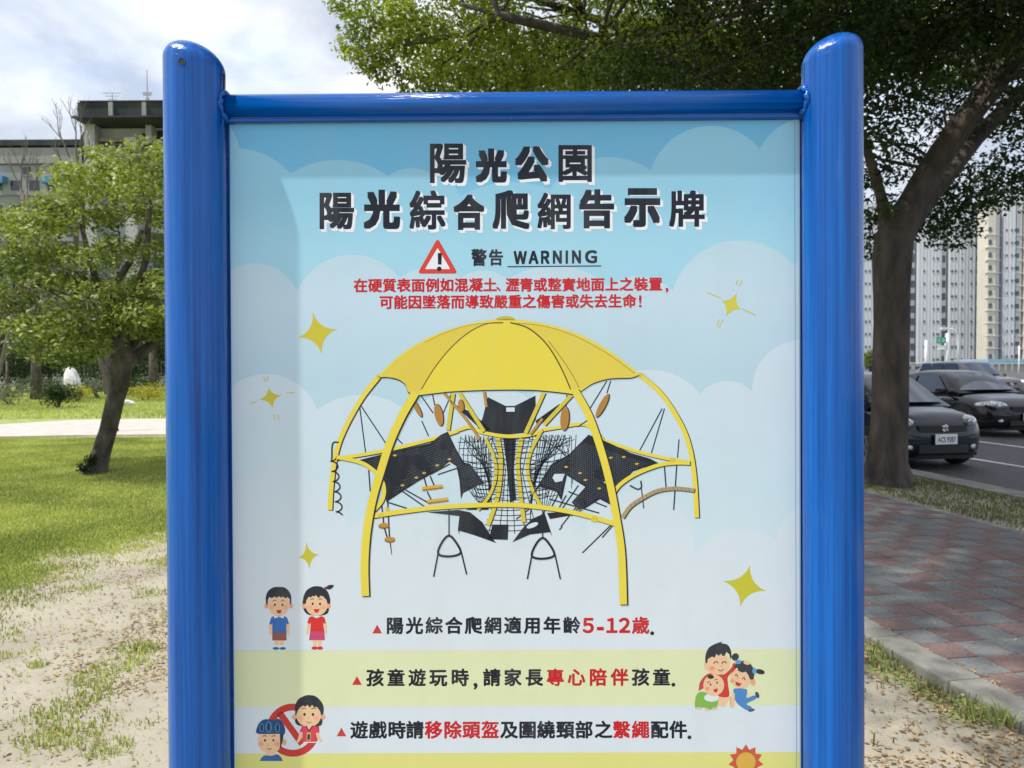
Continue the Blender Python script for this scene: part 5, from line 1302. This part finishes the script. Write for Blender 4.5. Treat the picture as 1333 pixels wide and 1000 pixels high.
# ropes below the nets
for a,b in (((505,654),(530,662)),((528,638),(560,656)),((520,637),(556,662)),((570,618),(600,608)),((726,645),(716,664)),((737,645),(724,668)),((753,632),(732,662)),((762,645),(730,686)),((766,645),(744,672)),((798,640),(808,618)),((865,608),(867,634)),((881,606),(877,664)),((795,684),(758,720)),((797,685),(784,700)),((480,612),(482,640)),((586,604),(560,618)),((740,640),(790,660)),((716,650),(780,668)),((732,686),(728,690)),((712,658),(704,678)),((690,662),(672,676))): d.stroke([a,b], 1.7, DK, 10, False)
d.stroke([(820,632),(830,637),(835,634),(834,626)], 2, DK, 10); d.stroke([(835,636),(838,662)], 1.4, DK, 10, False)
# trapeze rings
for cx_ in (584.5, 706.5):
    dy = 0 if cx_ < 600 else 3
    d.stroke([(cx_,664),(cx_,697+dy)], 1.6, DK, 16, False)
    d.stroke([(cx_,697.5+dy),(cx_+9,706+dy),(cx_+15,720+dy),(cx_,724.5+dy),(cx_-14,721+dy),(cx_-9,706+dy)], 3, DK, 16, True, True)
    d.stroke([(cx_-14.5,722+dy),(cx_-20,751+dy)], 2, DK, 16, False); d.stroke([(cx_+16,719+dy),(cx_+23,748+dy*2)], 2, DK, 16, False)
# rungs, discs
for (x,y) in ((563,636),(570,653)): d.poly([(x-14,y-1),(x+13,y-4.4),(x+14,y),(x-13,y+3.6)], (150,110,44), 14); d.poly([(x-14,y-2),(x+13,y-5.4),(x+13.6,y-2),(x-13.6,y+1.6)], (208,166,62), 15)
for a,b in (((551,618),(556,636)),((560,620),(566,634)),((556,640),(562,652))): d.stroke([a,b],1.8,DK,13,False)
d.stroke([(496,650),(500,686),(504,700)],1.8,DK,12,False); d.stroke([(504,640),(507,700)],1.8,DK,12,False); d.stroke([(507,700),(510,722)],1.8,DK,12,False,w1=.8)
for (x,y) in ((499.5,684),(507.5,702)): d.ell(x,y+1,7,3.6,(120,84,40),14); d.ell(x,y,6.8,3,(184,136,58),15)
# coil
co = []
for k in range(61): t_ = k/60; co.append((434+8*t_+4.6*math.cos(k*.62), 594+78*t_+2.4*math.sin(k*.62)))
d.stroke(co, 1.9, DK, 12, False); d.stroke([(441,576),(433,578),(432,600)], 2, DK, 12)
# front bars and legs over everything
bar([(484,672),(520,666.5),(570,660.5),(630,657.5),(680,658),(730,664),(770,673),(800,682)], 6, 14, YEL, 1.3)
bar([(438,595),(466,601),(482,609),(495,622),(500,637),(497,652),(486,665)], 5, 14, YEL, 1.2)
bar([(797,646),(806,632),(826,618),(856,606),(880,602.5),(898,603)], 5, 14, YEL, 1.3)
bar([(810,674),(820,660),(834,650),(856,639),(880,636),(904,638.5)], 5, 13, (168,150,112), 1.2)
for k in range(16): x = 822+k*5; yv = np.interp(x,[810,820,834,856,880,904],[674,660,650,639,636,638.5]); d.stroke([(x-1.2,yv-2.2),(x+1.2,yv+2.2)], .7, (120,102,70), 15, False)
bar([(541,511),(524,540),(508,575),(496,612),(485,650),(477.5,692),(474.5,735),(475.5,776)], 10, 20, YEL, 1.8)
bar([(748,508),(766,540),(781,582),(793,626),(802,672),(809,720),(811.5,787)], 9.4, 20, YEL, 1.8)
for (x,y,r_) in ((494,490,4),(832,488,4),(504,663,3),(496,671,3.6),(774,676,5),(876,599,4)): d.ell(x,y,r_,r_*.8,YE2,16)
d.build()
# children pictures
SK, SK2, HR, PK = (226,188,150), (222,160,128), (42,48,58), (214,110,100)
def zt(ox, oy, f): return lambda x, y: (ox+x/f, oy+y/f)
def figure(name): return Print(name, panel)
def face(s, T_, cx, cy, rx, ry, k, L0, ear=True, earx=None, smile='open'):
    """cx.. in zoom units, k zoom factor"""
    X_, Y_ = T_(cx, cy)
    if ear:
        for sg in (-1,1): ex, ey = T_(cx+sg*(earx or rx*.97), cy+ry*.12); s.ell(ex, ey, rx*.2/k, ry*.22/k, SK2, L0)
    s.ell(X_, Y_, rx/k, ry/k, SK, L0+1)
    for sg in (-1,1):
        ex, ey = T_(cx+sg*rx*.62, cy+ry*.22); s.ell(ex, ey, rx*.24/k, ry*.2/k, (228,172,138), L0+2)
z = zt(330,755,10)
s = figure('boy_picture')
face(s, z, 328, 322, 140, 150, 10, 6, earx=160)
s.poly([z(x,y) for x,y in spline([(165,320),(160,220),(195,140),(260,98),(325,92),(400,98),(460,145),(492,220),(490,318)])+[(472,320),(470,250),(440,225),(415,242),(385,215),(360,232),(330,212),(300,236),(275,215),(240,238),(205,225),(188,265),(186,322)]], HR, 9)
for x in (278,376): s.ell(*z(x,325),1.3,1.5,HR,10)
for x in (272,380): s.stroke([z(x-22,278),z(x,262),z(x+22,274)],.8,HR,10)
s.poly([z(*q) for q in ((300,392),(366,392),(360,425),(332,442),(306,425))],(178,50,46),10); s.ell(*z(328,362),.5,.7,(196,130,100),10)
for sg,x in ((-1,222),(1,450)): s.poly([z(x-22,575),z(x+22,575),z(x+18,690),z(x+8*sg,740),z(x-18,690)],SK,6)
s.poly([z(*q) for q in ((262,470),(230,490),(205,570),(240,585),(245,555),(243,690),(430,690),(428,560),(440,582),(462,572),(440,495),(400,468))],(44,104,176),8)
s.poly([z(*q) for q in ((262,462),(330,478),(398,462),(392,500),(332,482),(272,500))],(214,226,234),9)
s.poly([z(*q) for q in ((243,688),(430,688),(430,788),(244,788))],(140,84,72),8)
s.poly([z(*q) for q in ((272,788),(330,788),(328,860),(280,860))],SK,7); s.poly([z(*q) for q in ((338,788),(398,788),(392,860),(342,860))],SK,7)
s.poly([z(*q) for q in ((278,852),(328,852),(330,880),(270,880))],(214,226,234),8); s.poly([z(*q) for q in ((342,852),(394,852),(400,880),(340,880))],(214,226,234),8)
s.ell(*z(292,892),4.2,1.8,(44,96,140),9); s.ell(*z(380,892),4.2,1.8,(44,96,140),9); s.build()
s = figure('girl_picture')
s.poly([z(x,y) for x,y in spline([(650,380),(640,280),(680,150),(760,92),(830,82),(900,98),(970,160),(998,270),(985,380),(960,440),(880,465),(760,462),(690,440)],True)], HR, 5)
face(s, z, 820, 325, 145, 142, 10, 6, earx=160)
s.poly([z(x,y) for x,y in spline([(643,310),(650,220),(690,140),(760,92),(830,82),(900,98),(965,160),(996,240),(998,308)])+[(962,306),(950,260),(905,215),(870,205),(850,240),(810,195),(795,215),(770,208),(740,232),(715,200),(690,230),(682,306)]], HR, 10)
s.poly([z(x,y) for x,y in spline([(940,105),(980,68),(1045,70),(1020,110),(975,125)],True)],HR,11); s.ell(*z(938,108),1.8,2,(150,50,90),12)
for x in (770,866): s.ell(*z(x,312),1.3,1.7,HR,10)
for x in (765,872): s.stroke([z(x-22,258),z(x,246),z(x+22,254)],.8,HR,10)
s.poly([z(*q) for q in ((780,380),(860,378),(850,412),(820,430),(792,415))],(200,52,46),10); s.ell(*z(818,352),.5,.7,(196,130,100),10)
for sg,x in ((-1,716),(1,936)): s.poly([z(x-18,565),z(x+18,565),z(x+14+8*sg,690),z(x+26*sg,720),z(x-16+8*sg,690)],SK,6)
s.poly([z(*q) for q in ((760,470),(720,490),(700,562),(736,574),(745,550),(738,668),(922,668),(905,555),(915,572),(942,562),(925,490),(885,470),(820,500))],(206,52,50),8)
s.poly([z(*q) for q in ((738,664),(922,664),(930,785),(722,785))],(192,72,112),8)
s.poly([z(*q) for q in ((770,785),(824,785),(820,870),(780,870))],SK,7); s.poly([z(*q) for q in ((834,785),(890,785),(880,870),(838,870))],SK,7)
s.ell(*z(795,888),4,2.2,(196,52,56),9); s.ell(*z(865,888),4,2.2,(196,52,56),9); s.build()
# no helmet, no cord symbol
z = zt(325,895,9.523)
s = figure('prohibition_symbol')
c0 = z(535,530); n_ = 48; pts = []
R0_, R1_ = 34.6, 25.6
s.raw([(c0[0]+(R0_ if j==0 else R1_)*math.cos(2*math.pi*k/n_), c0[1]+(R0_ if j==0 else R1_)*math.sin(2*math.pi*k/n_)) for k in range(n_) for j in (0,1)], [(2*k,2*k+1,(2*k+3)%(2*n_),(2*k+2)%(2*n_)) for k in range(n_)], (190,56,52), 7)
s.stroke([z(370,315),z(650,700)], 8.6, (190,56,52), 7, False); s.build()
s = figure('girl_with_neck_cord_picture')
s.poly([z(x,y) for x,y in spline([(565,300),(560,240),(600,150),(680,105),(740,95),(820,112),(890,180),(918,260),(905,380),(890,465),(810,480),(640,478),(575,450),(558,380)],True)], HR, 9)
s.poly([z(*q) for q in ((650,478),(700,470),(735,520),(780,470),(815,478),(856,540),(846,570),(820,565),(818,675),(650,675),(655,560),(618,545))],(206,64,86),11)
face(s, z, 732, 350, 152, 140, 9.523, 10, earx=178)
s.poly([z(x,y) for x,y in spline([(562,295),(568,230),(610,150),(680,105),(740,95),(820,112),(890,180),(915,250),(915,295)])+[(880,292),(865,255),(830,235),(800,250),(775,215),(745,250),(715,215),(690,240),(660,222),(640,240),(610,228),(590,262),(585,298)]], HR, 14)
for x in (680,785): s.ell(*z(x,335),1.6,2,HR,14)
for x in (670,792): s.stroke([z(x-26,268),z(x,256),z(x+26,262)],.9,HR,14)
s.stroke([z(702,422),z(732,442),z(762,425)],.9,(150,60,50),14); s.ell(*z(730,380),.5,.7,(180,110,90),14)
s.stroke([z(700,480),z(735,540),z(780,482)],1.6,HR,14,False); s.poly([z(*q) for q in ((706,560),(758,560),(758,662),(706,662))],(196,176,60),14); s.poly([z(*q) for q in ((714,580),(750,580),(750,650),(714,650))],(50,66,84),15)
s.poly([z(*q) for q in ((615,560),(652,570),(640,640),(600,690),(575,680),(600,630))],SK,12); s.poly([z(*q) for q in ((820,565),(856,560),(880,630),(905,660),(870,672),(835,630))],SK,12)
s.poly([z(*q) for q in ((668,675),(830,675),(830,686),(668,686))],(222,228,236),13); s.build()
s = figure('boy_with_helmet_picture')
s.poly([z(x,y) for x,y in spline([(92,600),(100,720),(170,810),(240,830),(320,800),(390,740),(400,600)])+[(440,600),(470,680),(440,720),(400,760),(340,830),(230,860),(130,800),(86,700)]], (222,228,236), 11) if False else None
s.ell(*z(430,680),2.8,4,SK2,12)
s.poly([z(x,y) for x,y in spline([(105,560),(102,660),(130,760),(215,815),(300,810),(370,760),(400,660),(398,560)])], SK, 13)
s.ell(*z(140,700),3.6,3.4,(222,160,130),14); s.ell(*z(340,700),3.6,3.4,(222,160,130),14)
s.poly([z(*q) for q in ((215,800),(325,800),(330,845),(210,845))],SK,12)
s.poly([z(x,y) for x,y in spline([(125,912),(150,870),(195,842),(265,848),(340,830),(385,862),(412,912)])],(44,96,160),13)
s.poly([z(x,y) for x,y in spline([(92,570),(86,510),(120,440),(170,400),(230,395),(290,405),(360,390),(410,440),(438,510),(436,570),(410,590),(380,576),(240,578)],True)],(32,72,124),15)
for (x,y,rx,ry) in ((235,490,4.2,7.6),(345,500,3.2,6.2),(150,500,3,6)): s.ell(*z(x,y),rx,ry,(62,128,178),16); s.ell(*z(x,y),rx*.55,ry*.8,(36,48,66),17)
s.poly([z(*q) for q in ((375,575),(420,575),(412,660),(385,745),(366,780),(378,700))],(46,54,66),15)
for x in (190,294): s.ell(*z(x,656),1.4,1.6,HR,15)
for x in (186,298): s.stroke([z(x-26,608),z(x,598),z(x+24,606)],1,HR,15)
s.stroke([z(218,755),z(242,770),z(270,752)],1.1,(150,60,50),15); s.ell(*z(226,714),.7,.8,(190,120,90),15); s.build()
# parent and children picture
z = zt(895,825,9.09)
s = figure('parent_and_children_picture')
RD, BL, GN, WH = (196,58,50), (66,130,192), (122,176,70), (216,222,228)
s.poly([z(x,y) for x,y in spline([(130,680),(150,570),(230,480),(330,470),(430,480),(520,400),(540,350),(600,370),(560,430),(480,510),(480,600),(490,740),(380,745),(330,690),(200,640)])], RD, 7)
s.poly([z(*q) for q in ((370,745),(545,735),(550,870),(510,875),(505,760),(440,870),(345,850))],SK,6)
s.stroke([z(508,760),z(508,860)],.6,(180,110,80),7,False)
s.ell(*z(350,355),17,14.5,SK,8); s.ell(*z(232,385),3.6,5,SK2,7)
s.ell(*z(290,410),3.6,3,(224,150,120),9)
s.poly([z(x,y) for x,y in spline([(212,345),(212,260),(250,170),(330,120),(410,95),(400,112),(470,130),(510,190),(520,280),(505,300)])+[(495,245),(460,215),(440,262),(410,262),(400,235),(370,262),(340,240),(320,285),(290,270),(240,300),(232,350)]], HR, 10)
for x in (336,434): s.stroke([z(x-26,358),z(x-14,336),z(x+10,332),z(x+26,352)],1.2,HR,10)
s.stroke([z(360,425),z(395,442),z(426,418)],1,HR,10); s.ell(*z(405,382),.6,.8,(190,120,90),10)
# girl right
s.poly([z(x,y) for x,y in spline([(555,650),(545,700),(570,800),(640,870),(720,910),(760,870),(700,830),(810,770),(790,730),(700,760),(705,690),(690,655)],True)], BL, 8)
s.ell(*z(755,905),4.4,2,(70,84,110),9,rot=-12); s.ell(*z(825,725),2.4,4.4,(60,74,100),9,rot=-20)
s.poly([z(*q) for q in ((690,690),(715,690),(722,750),(700,755))],SK,7); s.poly([z(*q) for q in ((530,710),(560,705),(555,870),(520,880))],SK,9)
s.ell(*z(630,530),13.6,12.4,SK,11,rot=14); s.ell(*z(775,575),3.2,4.2,SK2,10); s.ell(*z(530,560),2.6,2.6,(224,150,120),12)
s.poly([z(x,y) for x,y in spline([(545,400),(590,345),(660,320),(730,345),(780,410),(790,470),(780,540)])+[(740,545),(720,490),(690,450),(650,460),(600,440),(590,405),(560,400)]], HR, 13)
s.ell(*z(565,275),4.4,5,HR,12,rot=40); s.ell(*z(858,450),6.2,3.2,HR,12,rot=12); s.ell(*z(600,335),4,2.8,(90,150,200),14); s.ell(*z(790,440),2.6,4,(90,150,200),14)
s.ell(*z(700,345),4.4,2.4,SK,14,rot=15)
for (x,y) in ((580,495),(668,530)): s.stroke([z(x-22,y+6),z(x,y-16),z(x+14,y+20)],1.2,HR,14,False)
s.poly([z(*q) for q in ((565,565),(640,592),(620,618),(590,620),(570,600))],(176,44,44),14); s.ell(*z(592,545),.6,.8,(190,120,90),14)
# baby
s.poly([z(x,y) for x,y in spline([(100,740),(150,690),(220,700),(350,760),(345,870),(300,890),(240,900),(200,870),(120,890),(88,860)],True)], GN, 12)
for (x,y) in ((130,880),(230,895),(320,885)): s.ell(*z(x,y),3.2,1.3,SK,13)
s.ell(*z(283,758),9.6,5.2,WH,13)
s.ell(*z(310,610),13.6,14,SK,14); s.ell(*z(235,650),2.8,2.4,(224,150,120),15)
s.ell(*z(275,512),4.2,2.6,HR,15)
for (x,y) in ((272,602),(350,580)): s.ell(*z(x,y),1.1,1.4,HR,15)
for (x,y) in ((250,575),(338,546)): s.stroke([z(x-18,y+6),z(x,y-6),z(x+18,y)],.9,HR,15)
s.poly([z(*q) for q in ((303,662),(358,645),(356,680),(335,700),(312,685))],(186,44,44),15); s.ell(*z(328,622),.6,.7,(190,120,90),15)
s.build()
# sun picture at the lower right of the print
s = figure('sun_picture'); cx_, cy_ = 971, 992; pts = []
for k in range(22):
    a = math.pi*2*k/22 - math.pi/2; R_ = 23 if k % 2 == 0 else 16.5; pts.append((cx_+R_*math.cos(a), cy_+R_*math.sin(a)))
s.poly(pts, (196,84,60), 7); s.ell(cx_, cy_, 12.6, 12.6, (206,168,72), 8); s.build()
bpy.context.view_layer.update()
print('SCENE OK', cnt, sum(len(o.data.polygons) for o in S.objects if o.type == 'MESH'))
